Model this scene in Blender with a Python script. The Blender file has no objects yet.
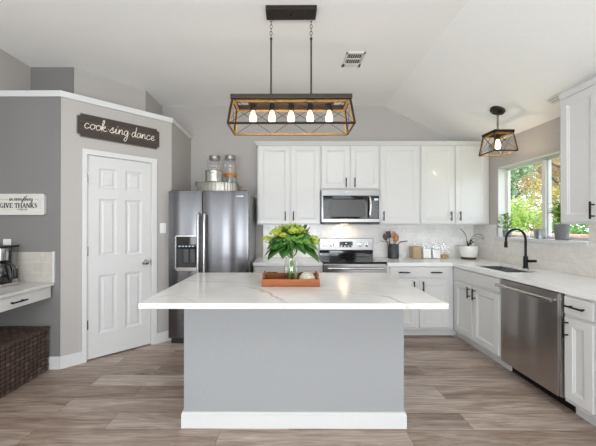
import bpy, bmesh, math, random
from mathutils import Vector, Matrix
random.seed(7)
PI = math.pi
S = bpy.context.scene
C = S.collection

# ------------------------------------------------------------------ camera, world, light, exposure
cam_d = bpy.data.cameras.new('camera'); cam = bpy.data.objects.new('camera', cam_d); C.objects.link(cam)
cam.location = (0, 0, 1.3435)
cam.rotation_euler = (PI/2 + .0036, 0, .0043)
cam_d.sensor_width = 36; cam_d.lens = 300.39/596*36
cam_d.shift_x = 10.5/596; cam_d.shift_y = 1.56/596
cam_d.clip_start = .05
S.camera = cam

W = bpy.data.worlds.new('world'); S.world = W; W.use_nodes = True
bg = W.node_tree.nodes['Background']
bg.inputs[0].default_value = (.80, .90, 1.0, 1); bg.inputs[1].default_value = 2.8

def light(name, kind, loc, target, energy, color=(1, 1, 1), size=1, size_y=None):
    d = bpy.data.lights.new(name, kind); o = bpy.data.objects.new(name, d); C.objects.link(o)
    o.location = loc; d.energy = energy; d.color = color
    if kind == 'AREA':
        d.shape = 'RECTANGLE'; d.size = size; d.size_y = size_y or size
    elif kind == 'POINT': d.shadow_soft_size = size
    if target is not None:
        o.rotation_euler = (Vector(target)-Vector(loc)).to_track_quat('-Z', 'Y').to_euler()
    return o
sun = light('sun', 'SUN', (8, -4, 10), (9.5, 4, 0), 4.0, (1, .95, .85)); sun.data.angle = .02
FILL_COL = (.89, .955, 1)  # cool tint shared by the added fill lamps
light('rear_left_fill', 'AREA', (-1.3, -3.93, 1.3), (-1.3, 0, 1.3), 5, FILL_COL, 1.15, 2.2)  # added fill lamp behind the camera, in front of the unseen left glazing
light('rear_right_fill', 'AREA', (1.1, -3.93, 1.3), (1.1, 0, 1.3), 5, FILL_COL, 1.15, 2.2)  # its added twin at the right opening, filling from behind
light('left_side_fill', 'AREA', (-2.70, -1.6, 1.5), (0, -.6, 1.3), 36, FILL_COL, 1.6, 1.4)  # added fill for the right cabinet faces; the left wall has no window
light('right_side_fill', 'AREA', (2.55, -1.2, 1.5), (0, -.3, 1.6), 14, FILL_COL, 1.6, 1.2)  # added fill for the pantry side wall, placed before a solid wall
light('ceiling_bounce_fill', 'AREA', (0, -1.6, 1.0), (0, 1.1, 3.6), 110, FILL_COL, 3.4, 1.4)  # unseen upward lamp added to brighten the ceiling like bounced flash
light('overhead_fill', 'AREA', (0, .3, 2.96), (0, .6, 0), 26, FILL_COL, 3.0, 2.0)  # area lamp added for even fill from above; no fixture is modelled
S.view_settings.view_transform = 'Standard'; S.view_settings.look = 'None'
S.view_settings.gamma = 1; S.view_settings.use_curve_mapping = False
S.view_settings.exposure = 0.35

# ------------------------------------------------------------------ materials
def lin(h):
    if isinstance(h, str):
        v = [int(h[i:i+2], 16)/255 for i in (0, 2, 4)]
        return tuple(c/12.92 if c <= .04045 else ((c+.055)/1.055)**2.4 for c in v)+(1,)
    return tuple(h)+((1,) if len(h) == 3 else ())
class NT:
    def __init__(s, name):
        s.m = bpy.data.materials.new(name); s.m.use_nodes = True; s.t = s.m.node_tree
        s.p = s.t.nodes['Principled BSDF']; s.out = s.t.nodes['Material Output']
    def n(s, typ, **kw):
        x = s.t.nodes.new(typ)
        for k, v in kw.items():
            if k in x.inputs: x.inputs[k].default_value = v
            else: setattr(x, k, v)
        return x
    def l(s, a, b): s.t.links.new(a, b)
    def coord(s, scale=(1, 1, 1), kind='Object'):
        tc = s.n('ShaderNodeTexCoord'); mp = s.n('ShaderNodeMapping'); mp.inputs['Scale'].default_value = scale
        s.l(tc.outputs[kind], mp.inputs[0]); return mp.outputs[0]
    def ramp(s, fac, stops):
        r = s.n('ShaderNodeValToRGB'); e = r.color_ramp.elements
        while len(e) < len(stops): e.new(.5)
        for i, (p, c) in enumerate(stops): e[i].position = p; e[i].color = lin(c)
        s.l(fac, r.inputs[0]); return r.outputs[0]
    def bump(s, h, strength=.2, dist=.01):
        b = s.n('ShaderNodeBump'); b.inputs['Strength'].default_value = strength; b.inputs['Distance'].default_value = dist
        s.l(h, b.inputs['Height']); s.l(b.outputs[0], s.p.inputs['Normal'])
def mat(name, col, rough=.5, metal=0, emit=None, es=0, var=.04, scale=30, bump=0, coat=0, spec=None):
    k = NT(name); c = lin(col)
    k.p.inputs['Base Color'].default_value = c; k.p.inputs['Roughness'].default_value = rough
    k.p.inputs['Metallic'].default_value = metal; k.p.inputs['Coat Weight'].default_value = coat
    if spec is not None: k.p.inputs['Specular IOR Level'].default_value = spec
    if emit:
        k.p.inputs['Emission Color'].default_value = lin(emit); k.p.inputs['Emission Strength'].default_value = es
    v = k.coord(); nz = k.n('ShaderNodeTexNoise', Scale=scale, Detail=4.0); k.l(v, nz.inputs['Vector'])
    if var:
        a = tuple(max(0, q*(1-var)) for q in c[:3]); b = tuple(min(1, q*(1+var)) for q in c[:3])
        k.l(k.ramp(nz.outputs[0], [(.35, a), (.65, b)]), k.p.inputs['Base Color'])
    if bump: k.bump(nz.outputs[0], bump, .002)
    return k.m
def glass_mat(name, tint=(1, 1, 1), gloss=.12, rough=.02):
    k = NT(name); t = k.n('ShaderNodeBsdfTransparent'); t.inputs[0].default_value = lin(tint)
    g = k.n('ShaderNodeBsdfGlossy'); g.inputs['Roughness'].default_value = rough; g.inputs[0].default_value = (1, 1, 1, 1)
    lw = k.n('ShaderNodeLayerWeight'); lw.inputs['Blend'].default_value = .35
    mm = k.n('ShaderNodeMath', operation='MULTIPLY_ADD'); mm.inputs[1].default_value = .38; mm.inputs[2].default_value = gloss*.3
    k.l(lw.outputs['Facing'], mm.inputs[0])
    mx = k.n('ShaderNodeMixShader'); k.l(mm.outputs[0], mx.inputs[0]); k.l(t.outputs[0], mx.inputs[1]); k.l(g.outputs[0], mx.inputs[2])
    k.l(mx.outputs[0], k.out.inputs[0]); return k.m
def pane_mat(name):
    k = NT(name); t = k.n('ShaderNodeBsdfTransparent'); g = k.n('ShaderNodeBsdfGlossy'); g.inputs['Roughness'].default_value = .01
    mx = k.n('ShaderNodeMixShader'); mx.inputs[0].default_value = .05
    k.l(t.outputs[0], mx.inputs[1]); k.l(g.outputs[0], mx.inputs[2]); k.l(mx.outputs[0], k.out.inputs[0]); return k.m
def plaster(name, col, strength=.06):
    return mat(name, col, .75, var=.015, scale=60, bump=strength)
def steel_mat(name, col='b5b4b3', rough=.3, wave=0, wx=(5, 5, .15)):
    k = NT(name); k.p.inputs['Metallic'].default_value = 1; k.p.inputs['Base Color'].default_value = lin(col)
    v = k.coord((2, 2, 220)); nz = k.n('ShaderNodeTexNoise', Scale=2.0, Detail=3.0); k.l(v, nz.inputs['Vector'])
    r = k.n('ShaderNodeMapRange'); r.inputs[3].default_value = rough-.01; r.inputs[4].default_value = rough+.01
    k.l(nz.outputs[0], r.inputs[0]); k.l(r.outputs[0], k.p.inputs['Roughness'])
    k.p.inputs['Anisotropic'].default_value = .5
    tg = k.n('ShaderNodeTangent'); tg.direction_type = 'RADIAL'; tg.axis = 'Z'; k.l(tg.outputs[0], k.p.inputs['Tangent'])
    if wave:       # slight unevenness of the pressed sheet
        n2 = k.n('ShaderNodeTexNoise', Scale=1.0, Detail=1.0); k.l(k.coord(wx), n2.inputs['Vector'])
        b = k.n('ShaderNodeBump'); b.inputs['Strength'].default_value = 1; b.inputs['Distance'].default_value = wave
        k.l(n2.outputs[0], b.inputs['Height']); k.l(b.outputs[0], k.p.inputs['Normal'])
    return k.m
def floor_mat():
    k = NT('vinyl_plank'); v = k.coord()
    br = k.n('ShaderNodeTexBrick', Scale=1.0); k.l(v, br.inputs['Vector'])
    br.offset = .37; br.offset_frequency = 2; br.squash = 1
    br.inputs['Brick Width'].default_value = 1.22; br.inputs['Row Height'].default_value = .18
    br.inputs['Mortar Size'].default_value = .0012; br.inputs['Mortar Smooth'].default_value = .1
    br.inputs['Color1'].default_value = (0, 0, 0, 1); br.inputs['Color2'].default_value = (1, 1, 1, 1); br.inputs['Mortar'].default_value = (.3, .3, .3, 1)
    # per-plank random offset into the grain
    sx = k.n('ShaderNodeVectorMath', operation='MULTIPLY'); sx.inputs[1].default_value = (37, 53, 11); k.l(br.outputs['Color'], sx.inputs[0])
    mp = k.coord((.8, 6, 1)); ad = k.n('ShaderNodeVectorMath', operation='ADD'); k.l(mp, ad.inputs[0]); k.l(sx.outputs[0], ad.inputs[1])
    g1 = k.n('ShaderNodeTexNoise', Scale=1.9, Detail=8.0, Roughness=.68, Distortion=.9); k.l(ad.outputs[0], g1.inputs['Vector'])
    mp2 = k.coord((3, 60, 1)); ad2 = k.n('ShaderNodeVectorMath', operation='ADD'); k.l(mp2, ad2.inputs[0]); k.l(sx.outputs[0], ad2.inputs[1])
    g2 = k.n('ShaderNodeTexNoise', Scale=1.5, Detail=4.0, Roughness=.6); k.l(ad2.outputs[0], g2.inputs['Vector'])
    base = k.ramp(br.outputs['Color'], [(0, '6c5a4e'), (.3, '937f71'), (.6, 'b3a194'), (1, 'd6cac1')])
    gr = k.ramp(g1.outputs[0], [(.31, '4c3a31'), (.42, '8a7465'), (.52, 'b09d90'), (.68, 'd2c5bb')])
    m1 = k.n('ShaderNodeMix', data_type='RGBA', blend_type='MIX'); m1.inputs[0].default_value = .55; k.l(base, m1.inputs[6]); k.l(gr, m1.inputs[7])
    fine = k.ramp(g2.outputs[0], [(.3, '9a928b'), (.6, 'ffffff')])
    m2 = k.n('ShaderNodeMix', data_type='RGBA', blend_type='MULTIPLY'); m2.inputs[0].default_value = .55; k.l(m1.outputs[2], m2.inputs[6]); k.l(fine, m2.inputs[7])
    m3 = k.n('ShaderNodeMix', data_type='RGBA', blend_type='MIX'); k.l(br.outputs['Fac'], m3.inputs[0]); k.l(m2.outputs[2], m3.inputs[6]); m3.inputs[7].default_value = lin('4a3e34')
    k.l(m3.outputs[2], k.p.inputs['Base Color']); k.p.inputs['Roughness'].default_value = .38
    k.bump(g2.outputs[0], .06, .002); return k.m
def marble_mat(name='veined_quartz', lines=(), base='cccac7', vein='a09a93'):
    k = NT(name); tc = k.n('ShaderNodeTexCoord'); v = tc.outputs['Object']
    dn = k.n('ShaderNodeTexNoise', Scale=3.2, Detail=6.0, Roughness=.6); k.l(v, dn.inputs['Vector'])
    cen = k.n('ShaderNodeVectorMath', operation='SUBTRACT'); cen.inputs[1].default_value = (.5, .5, .5); k.l(dn.outputs['Color'], cen.inputs[0])
    sc = k.n('ShaderNodeVectorMath', operation='SCALE'); sc.inputs['Scale'].default_value = .28; k.l(cen.outputs[0], sc.inputs[0])
    ad = k.n('ShaderNodeVectorMath', operation='ADD'); k.l(v, ad.inputs[0]); k.l(sc.outputs[0], ad.inputs[1])
    soft = k.n('ShaderNodeTexNoise', Scale=2.5, Detail=3.0); k.l(v, soft.inputs['Vector'])
    col = k.ramp(soft.outputs[0], [(.35, base), (.65, 'dad8d5')])
    n3 = k.n('ShaderNodeTexNoise', Scale=5.0, Detail=2.0); k.l(v, n3.inputs['Vector'])
    for (x0, y0, x1, y1, wd, st) in lines:
        a = Vector((x0, y0, 0)); b = Vector((x1, y1, 0)); d = (b-a).normalized(); n = Vector((-d.y, d.x, 0)); L = (b-a).length
        def dot(vec):
            q = k.n('ShaderNodeVectorMath', operation='DOT_PRODUCT'); q.inputs[1].default_value = vec; k.l(ad.outputs[0], q.inputs[0]); return q.outputs['Value']
        def mth(op, x, y=None, c=False):
            q = k.n('ShaderNodeMath', operation=op); q.use_clamp = c
            if hasattr(x, 'links'): k.l(x, q.inputs[0])
            else: q.inputs[0].default_value = x
            if y is not None:
                if hasattr(y, 'links'): k.l(y, q.inputs[1])
                else: q.inputs[1].default_value = y
            return q.outputs[0]
        dist = mth('ABSOLUTE', mth('SUBTRACT', dot(n), n.dot(a)))
        fall = mth('SUBTRACT', 1, mth('DIVIDE', dist, wd), True); fall = mth('POWER', fall, 1.6)
        t_ = mth('SUBTRACT', dot(d), d.dot(a)); inn = mth('MULTIPLY', mth('MULTIPLY', t_, 8, True), mth('MULTIPLY', mth('SUBTRACT', L, t_), 8, True))
        f = mth('MULTIPLY', mth('MULTIPLY', fall, inn), mth('MULTIPLY', mth('MULTIPLY', n3.outputs[0], 1.6), st, True), True)
        m = k.n('ShaderNodeMix', data_type='RGBA'); k.l(f, m.inputs[0]); k.l(col, m.inputs[6]); m.inputs[7].default_value = lin(vein); col = m.outputs[2]
    k.l(col, k.p.inputs['Base Color']); k.p.inputs['Roughness'].default_value = .16; return k.m
def tile_mat(name, w=.30, h=.10, c1='efedea', c2='f2f0ee', grout='dedbd7', axis='XZ'):
    k = NT(name); tc = k.n('ShaderNodeTexCoord'); sp = k.n('ShaderNodeSeparateXYZ'); k.l(tc.outputs['Object'], sp.inputs[0])
    cb = k.n('ShaderNodeCombineXYZ'); k.l(sp.outputs[0 if axis[0] == 'X' else 1], cb.inputs[0]); k.l(sp.outputs[2], cb.inputs[1])
    br = k.n('ShaderNodeTexBrick', Scale=1.0); k.l(cb.outputs[0], br.inputs['Vector'])
    br.inputs['Brick Width'].default_value = w; br.inputs['Row Height'].default_value = h; br.inputs['Mortar Size'].default_value = .0018
    br.inputs['Color1'].default_value = lin(c1); br.inputs['Color2'].default_value = lin(c2); br.inputs['Mortar'].default_value = lin(grout)
    n = k.n('ShaderNodeTexNoise', Scale=4.0, Detail=6.0, Distortion=1.5); k.l(tc.outputs['Object'], n.inputs['Vector'])
    v = k.ramp(n.outputs[0], [(.40, 'ffffff'), (.5, 'efedea'), (.56, 'ffffff')])
    m = k.n('ShaderNodeMix', data_type='RGBA', blend_type='MULTIPLY'); m.inputs[0].default_value = .5; k.l(br.outputs['Color'], m.inputs[6]); k.l(v, m.inputs[7])
    k.l(m.outputs[2], k.p.inputs['Base Color']); k.p.inputs['Roughness'].default_value = .18
    inv = k.n('ShaderNodeMath', operation='SUBTRACT'); inv.inputs[0].default_value = 1; k.l(br.outputs['Fac'], inv.inputs[1]); k.bump(inv.outputs[0], .3, .002)
    return k.m
def wood_mat(name, dark, light_, sc=(3, 30, 30), rough=.45):
    k = NT(name); v = k.coord(sc); n = k.n('ShaderNodeTexNoise', Scale=2.0, Detail=5.0, Distortion=.6); k.l(v, n.inputs['Vector'])
    k.l(k.ramp(n.outputs[0], [(.3, dark), (.7, light_)]), k.p.inputs['Base Color']); k.p.inputs['Roughness'].default_value = rough
    k.bump(n.outputs[0], .08, .002); return k.m
def leaf_mat(name, a, b, trans=.35, rough=.5):
    k = NT(name); oi = k.n('ShaderNodeNewGeometry'); c = k.ramp(oi.outputs['Random Per Island'], [(0, a), (1, b)])
    k.l(c, k.p.inputs['Base Color']); k.p.inputs['Roughness'].default_value = rough
    tr = k.n('ShaderNodeBsdfTranslucent'); k.l(c, tr.inputs[0]); mx = k.n('ShaderNodeMixShader'); mx.inputs[0].default_value = trans
    k.l(k.p.outputs[0], mx.inputs[1]); k.l(tr.outputs[0], mx.inputs[2]); k.l(mx.outputs[0], k.out.inputs[0]); return k.m

def wicker_mat():
    k = NT('dark_wicker'); g = k.n('ShaderNodeNewGeometry')
    k.l(k.ramp(g.outputs['Random Per Island'], [(0, '46362f'), (.7, '54433b'), (1, '6a584e')]), k.p.inputs['Base Color']); k.p.inputs['Roughness'].default_value = .5; return k.m
M = dict(
    wall=plaster('greige_paint', 'b3aeaa'), wallgrey=plaster('grey_paint', '7f7c7a'), ceil=plaster('ceiling_paint', 'f3f1ee', .1),
    trim=mat('white_trim', 'd6d5d4', .4, var=.01), cab=mat('white_cabinet_paint', 'd3d2d0', .3, var=.01, coat=.2),
    door=mat('white_door_paint', 'd2d1d0', .4, var=.01), island=plaster('island_blue_grey_paint', '999a9b', .03),
    floor=floor_mat(), marble=marble_mat('island_quartz', ((-.33, -.25, -.04, -.73, .022, 1.0), (-.30, -.30, -.20, -.42, .012, .8), (.0, -.34, .52, -.47, .016, .6), (.48, -.45, .66, -.77, .022, .8), (.36, -.05, .80, -.35, .015, .6),
    (-.95, -.02, -.30, -.17, .02, .55), (-.86, -.66, -.72, -.52, .02, 1.0), (-.75, -.55, -.50, -.72, .012, .5), (.10, -.10, .40, -.02, .012, .4))), deskstone=marble_mat('desk_quartz'), counter=mat('white_quartz', 'ecebe9', .2, var=.03, scale=5),
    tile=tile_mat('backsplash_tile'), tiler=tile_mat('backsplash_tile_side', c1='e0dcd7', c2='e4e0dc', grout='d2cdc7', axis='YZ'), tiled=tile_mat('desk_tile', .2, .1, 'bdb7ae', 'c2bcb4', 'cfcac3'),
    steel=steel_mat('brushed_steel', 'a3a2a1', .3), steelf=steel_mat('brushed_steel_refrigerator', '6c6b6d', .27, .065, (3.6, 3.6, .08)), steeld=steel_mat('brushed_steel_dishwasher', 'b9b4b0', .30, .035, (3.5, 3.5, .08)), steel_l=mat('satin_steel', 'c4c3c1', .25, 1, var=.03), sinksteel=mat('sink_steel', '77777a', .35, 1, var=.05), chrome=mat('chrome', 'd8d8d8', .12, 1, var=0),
    black=mat('matte_black_metal', '1a1a1a', .4, .6, var=.1), blackgloss=mat('black_glass', '0b0b0c', .06, 0, var=0, coat=.5),
    darkplastic=mat('dark_plastic', '232324', .4), fside=mat('grey_cabinet_side', '8b8b8d', .4, .3), dgrey=mat('dark_grey_plastic', '4b4b4d', .45), bronze=mat('bronze_metal', '332a26', .45, .5, var=.12),
    gold=wood_mat('golden_wood', '80602f', 'a47f45', (30, 30, 4)), bulb=mat('lit_bulb_glass', 'ffdca8', .3, emit='ffcf8e', es=3.2, var=0),
    filament=mat('filament', 'ffd080', .4, emit='ffc070', es=30, var=0),
    glass=glass_mat('clear_glass'), pane=pane_mat('window_glass'), traywood=wood_mat('tray_wood', '80410f', 'a35c24', rough=.55),
    stem=leaf_mat('stem_green', '4f7a2e', '86a850', .1), leaf=leaf_mat('leaf_dark_green', '244c18', '44752a', .15), leaf2=leaf_mat('leaf_mid_green', '47752c', '6f9e3f', .25), blossom=leaf_mat('chartreuse_blossom', '9cae34', 'c9d25c', .2),
    ceramic=mat('speckled_white_ceramic', 'c6c0ac', .3, var=.14, scale=60), whitepot=mat('white_glazed_pot', 'e4e2dc', .25, var=.03), brown=mat('dark_brown_clay', '4a3a2c', .6),
    crock=mat('charcoal_ceramic', '34373b', .45), spoon=wood_mat('utensil_wood', '8f5c30', 'c28a55'), dspoon=wood_mat('dark_utensil_wood', '3a2a26', '5a453a'),
    wicker=wicker_mat(), wickerd=mat('wicker_gap', '1c1513', .9), sign=wood_mat('dark_sign_wood', '2f2621', '473a33', (4, 40, 40), .6), signedge=mat('grey_sign_edge', '77726c', .5),
    letter=mat('cream_lettering', 'efe6d8', .5), signw=wood_mat('whitewashed_wood', 'c9c5bd', 'dedad2', (3, 40, 40), .6), ink=mat('charcoal_ink', '3c3a38', .6),
    galv=mat('galvanised_metal', '98948c', .4, .7, var=.15, scale=12), amber=mat('amber_wood', 'c07a20', .5), flour=mat('flour_white', 'f0efec', .8), oats=mat('tan_oats', 'b49a78', .9, var=.2, scale=200),
    oil=mat('golden_grain', 'b39657', .8, var=.2, scale=200), water=glass_mat('water', (.93, .98, .95), .2), greypot=mat('grey_pot', '77787b', .55), zinc=mat('zinc_pot', 'a7aaae', .3, .8, var=.1),
    soil=mat('potting_soil', '2c211a', .9, bump=.5), fresh=leaf_mat('fresh_leaf', '5c8f25', 'a3c94c', .4), plastic=mat('white_plastic', 'ecebe8', .35, var=.01),
    orchid=leaf_mat('orchid_leaf', '24401f', '3f6131', .1), dark=mat('dark_void', '0d0d0d', .8), slot=mat('vent_shadow_metal', '55504b', .7),
    bark=wood_mat('bark', '3d3630', '6b6056', (8, 8, 2), .9), grass=mat('lawn', '6f8a3a', .9, var=.3), ventw=mat('white_vent_metal', 'e2e0db', .4, var=.01),
    lgreen=leaf_mat('tree_leaf_green', '64845c', 'aec49c', .4), lyel=leaf_mat('tree_leaf_lime', '86a63c', 'bccf74', .45), lor=leaf_mat('tree_leaf_rust', '8f7650', 'c4a27c', .4), lgold=leaf_mat('bush_leaf_gold', '958a3c', 'c4b46c', .4), ldark=leaf_mat('shrub_leaf', '4d7434', '8aae58', .35),
    led=mat('display_glow', '9fb4c0', .3, emit='a8c4d4', es=.6, var=0),
)
def brick_mat():
    k = NT('red_brick'); v = k.coord(); br = k.n('ShaderNodeTexBrick', Scale=1.0)
    tc = k.n('ShaderNodeTexCoord'); sp = k.n('ShaderNodeSeparateXYZ'); k.l(tc.outputs['Object'], sp.inputs[0]); cb = k.n('ShaderNodeCombineXYZ')
    k.l(sp.outputs[1], cb.inputs[0]); k.l(sp.outputs[2], cb.inputs[1]); k.l(cb.outputs[0], br.inputs['Vector'])
    br.inputs['Brick Width'].default_value = .22; br.inputs['Row Height'].default_value = .075; br.inputs['Mortar Size'].default_value = .006
    br.inputs['Color1'].default_value = lin('b07a6a'); br.inputs['Color2'].default_value = lin('c49483'); br.inputs['Mortar'].default_value = lin('c9c0b6')
    k.l(br.outputs['Color'], k.p.inputs['Base Color']); k.p.inputs['Roughness'].default_value = .9; return k.m
M['brick'] = brick_mat()

# ------------------------------------------------------------------ mesh helpers
class MB:
    def __init__(s): s.v = []; s.f = []; s.mi = []; s.cur = 0
    def add(s, vs, fs, T=None):
        b = len(s.v)
        s.v += [tuple(T @ Vector(p)) if T else tuple(p) for p in vs]
        s.f += [tuple(i+b for i in f) for f in fs]; s.mi += [s.cur]*len(fs); return s
    def box(s, x0, x1, y0, y1, z0, z1, bev=0, T=None):
        if x0 > x1: x0, x1 = x1, x0
        if y0 > y1: y0, y1 = y1, y0
        if z0 > z1: z0, z1 = z1, z0
        vs = [(x, y, z) for x in (x0, x1) for y in (y0, y1) for z in (z0, z1)]
        fs = [(0, 1, 3, 2), (4, 6, 7, 5), (0, 4, 5, 1), (2, 3, 7, 6), (0, 2, 6, 4), (1, 5, 7, 3)]
        if not bev: return s.add(vs, fs, T)
        bm = bmesh.new(); bv = [bm.verts.new(v) for v in vs]
        for f in fs: bm.faces.new([bv[i] for i in f])
        bmesh.ops.bevel(bm, geom=bm.edges[:], offset=bev, segments=2, affect='EDGES', profile=.6)
        bm.verts.index_update()
        s.add([v.co[:] for v in bm.verts], [[v.index for v in f.verts] for f in bm.faces], T); bm.free(); return s
    def prism(s, pts, z0, z1, T=None):          # polygon (x,y) extruded in z
        n = len(pts); vs = [(x, y, z0) for x, y in pts]+[(x, y, z1) for x, y in pts]
        fs = [tuple(range(n))[::-1], tuple(range(n, 2*n))]+[(i, (i+1) % n, (i+1) % n+n, i+n) for i in range(n)]
        return s.add(vs, fs, T)
    def lathe(s, prof, n=28, c=(0, 0, 0), T=None, cap=True, sx=1, sy=1, flute=0, nf=0):
        vs = []; fs = []; k = len(prof)
        for i in range(n):
            a = 2*PI*i/n; q = 1+flute*math.cos(nf*a) if flute else 1
            for r, z in prof: vs.append((c[0]+r*q*sx*math.cos(a), c[1]+r*q*sy*math.sin(a), c[2]+z))
        for i in range(n):
            j = (i+1) % n
            for m in range(k-1): fs.append((i*k+m, j*k+m, j*k+m+1, i*k+m+1))
        if cap:
            if prof[0][0] > 1e-4: fs.append(tuple(i*k for i in range(n))[::-1])
            if prof[-1][0] > 1e-4: fs.append(tuple(i*k+k-1 for i in range(n)))
        return s.add(vs, fs, T)
    def tube(s, pts, r, n=8, T=None, closed=False):
        P = [Vector(p) for p in pts]; k = len(P); R = r if isinstance(r, (list, tuple)) else [r]*k
        vs = []; fs = []; up = None
        for i in range(k):
            if closed: d = P[(i+1) % k]-P[i-1]
            else: d = P[min(i+1, k-1)]-P[max(i-1, 0)]
            if d.length < 1e-9: d = Vector((0, 0, 1))
            d.normalize()
            if up is None: up = Vector((0, 0, 1)) if abs(d.z) < .9 else Vector((1, 0, 0))
            up = (up-d*up.dot(d))
            if up.length < 1e-6: up = Vector((1, 0, 0))-d*d.x
            up.normalize(); w = d.cross(up)
            for j in range(n):
                a = 2*PI*j/n; vs.append(tuple(P[i]+(up*math.cos(a)+w*math.sin(a))*R[i]))
        for i in range(k if closed else k-1):
            i2 = (i+1) % k
            for j in range(n): fs.append((i*n+j, i*n+(j+1) % n, i2*n+(j+1) % n, i2*n+j))
        if not closed: fs += [tuple(range(n))[::-1], tuple(range((k-1)*n, k*n))]
        return s.add(vs, fs, T)
    def sphere(s, c, r, n=16, sx=1, sy=1, sz=1, T=None):
        prof = [(max(1e-5, r*math.sin(PI*i/10)), -r*sz*math.cos(PI*i/10)) for i in range(11)]
        return s.lathe(prof, n, c, T, sx=sx, sy=sy)
    def build(s, name, m, parent=None, smooth=False, off=None):
        me = bpy.data.meshes.new(name)
        o3 = Vector(off) if off is not None else Vector((0, 0, 0))
        me.from_pydata([tuple(Vector(v)-o3) for v in s.v], [], s.f)
        for mm in (m if isinstance(m, (list, tuple)) else [m]): me.materials.append(mm)
        me.polygons.foreach_set('material_index', s.mi)
        bm = bmesh.new(); bm.from_mesh(me); bmesh.ops.recalc_face_normals(bm, faces=bm.faces[:]); bm.to_mesh(me); bm.free()
        if smooth:
            me.polygons.foreach_set('use_smooth', [True]*len(me.polygons))
            me.set_sharp_from_angle(angle=math.radians(38))
        o = bpy.data.objects.new(name, me); C.objects.link(o)
        if parent: o.parent = parent
        return o
def smooth_curve(pts, k=6):
    P = [Vector(p) for p in pts]; out = []
    for i in range(len(P)-1):
        a = P[max(i-1, 0)]; b = P[i]; c = P[i+1]; d = P[min(i+2, len(P)-1)]
        for j in range(k):
            t = j/k; out.append(.5*((2*b)+(c-a)*t+(2*a-5*b+4*c-d)*t*t+(3*b-a-3*c+d)*t**3))
    out.append(P[-1]); return out
def thing(name, label, cat, loc=(0, 0, 0), rz=0, group=None):
    o = bpy.data.objects.new(name, None); C.objects.link(o); o.empty_display_size = .1
    o.location = loc; o.rotation_euler = (0, 0, rz); o['label'] = label; o['category'] = cat
    if group: o['group'] = group
    return o
def tag(o, label, cat, group=None, kind=None):
    o['label'] = label; o['category'] = cat
    if group: o['group'] = group
    if kind: o['kind'] = kind
    return o
def struct(o, label=None, cat=None):
    o['kind'] = 'structure'
    if label: o['label'] = label
    if cat: o['category'] = cat
    return o
def dup(root, loc, rz=None, label=None, group=None):
    def cp(o, par):
        c = o.copy(); C.objects.link(c); c.parent = par
        for ch in kids.get(o.name, []): cp(ch, c)
        return c
    kids = {}
    for o in list(C.objects):
        if o.parent: kids.setdefault(o.parent.name, []).append(o)
    r = cp(root, None); r.location = loc
    if rz is not None: r.rotation_euler = (0, 0, rz)
    if label: r['label'] = label
    if group: r['group'] = group
    return r
def at(o, loc): o.location = loc; return o

# ------------------------------------------------------------------ room constants
YB, XR, XL, ZC, ZR, XK = 4.24, 2.602, -2.751, 3.031, 2.39, 1.35
YF = -4.0
PX, PY = -2.145, 2.816      # pantry outer corner
QX, QY = -1.385, 3.54       # pantry inner corner
LZ = 2.611
# floor and ceiling
struct(MB().box(XL-.12, XR+.12, YF-.12, YB+.12, -.1, 0).build('floor', M['floor']), 'grey-brown wood-look plank floor of the kitchen', 'floor')
mb = MB()
mb.box(XL-.12, XK, YF-.12, YB+.12, ZC, ZC+.1)
sl = (ZC-ZR)/(XR-XK); xe = XR+.12
mb.add([(XK, y, z) for y in (YF-.12, YB+.12) for z in (ZC, ZC+.1)]+[(xe, y, z) for y in (YF-.12, YB+.12) for z in (ZR-.12*sl, ZR-.12*sl+.1)],
       [(0, 1, 3, 2), (4, 6, 7, 5), (0, 4, 5, 1), (2, 3, 7, 6), (0, 2, 6, 4), (1, 5, 7, 3)])
struct(mb.build('ceiling', M['ceil']), 'off-white ceiling, flat at left and sloping down at right', 'ceiling')
# walls
struct(MB().prism([(-1.788, YB), (XR+.12, YB), (XR+.12, YB+.12), (-1.788, YB+.12)], 0, ZC+.05).build('wall_back', M['wall']), 'greige back wall behind the white cabinets', 'wall')
mb = MB()
def wseg(a, b, t, z0, z1, m=None):
    d = (Vector(b)-Vector(a)).normalized(); n = Vector((-d.y, d.x))*t
    (m or mb).prism([a, b, (b[0]+n.x, b[1]+n.y), (a[0]+n.x, a[1]+n.y)], z0, z1)
mb.prism([(XL, 3.19), (-2.297, 3.19), (-1.788, 3.735), (-1.788, YB+.12), (XL-.12, YB+.12), (XL-.12, 3.19)], 0, ZC+.05)
struct(mb.build('wall_back_left', M['wall']), 'greige upper wall set back above the pantry ledge', 'wall')
struct(MB().box(XL, -2.292, 3.183, 3.19, LZ, ZC).build('wall_back_grey', M['wallgrey']), 'dark grey strip of upper wall above the pantry ledge', 'wall')
struct(MB().box(XL-.12, XL, YF-.12, 3.186, 0, ZC+.05).build('wall_left', M['wall']), 'left side wall of the room', 'wall')
# right wall with the window hole
WY0, WY1, WZ0, WZ1 = 2.605, 3.742, 1.19, 2.06
mb = MB(); T_ = .14
mb.box(XR, XR+T_, YF-.12, WY0, 0, ZR+.02); mb.box(XR, XR+T_, WY1, YB, 0, ZR+.02)
mb.box(XR, XR+T_, WY0, WY1, 0, WZ0); mb.box(XR, XR+T_, WY0, WY1, WZ1, ZR+.02)
struct(mb.build('wall_right', M['wall']), 'greige right wall around the kitchen window', 'wall')
mb = MB()
for (a, b, z0, z1) in ((XL, -1.9, 0, ZC), (-.7, .5, 0, ZC), (1.7, XR, 0, ZR), (-1.9, -.7, 2.42, ZC), (.5, 1.7, 2.42, 2.85)): mb.box(a, b, YF-.12, YF, z0, z1)
struct(mb.build('wall_front', M['wall']))
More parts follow.
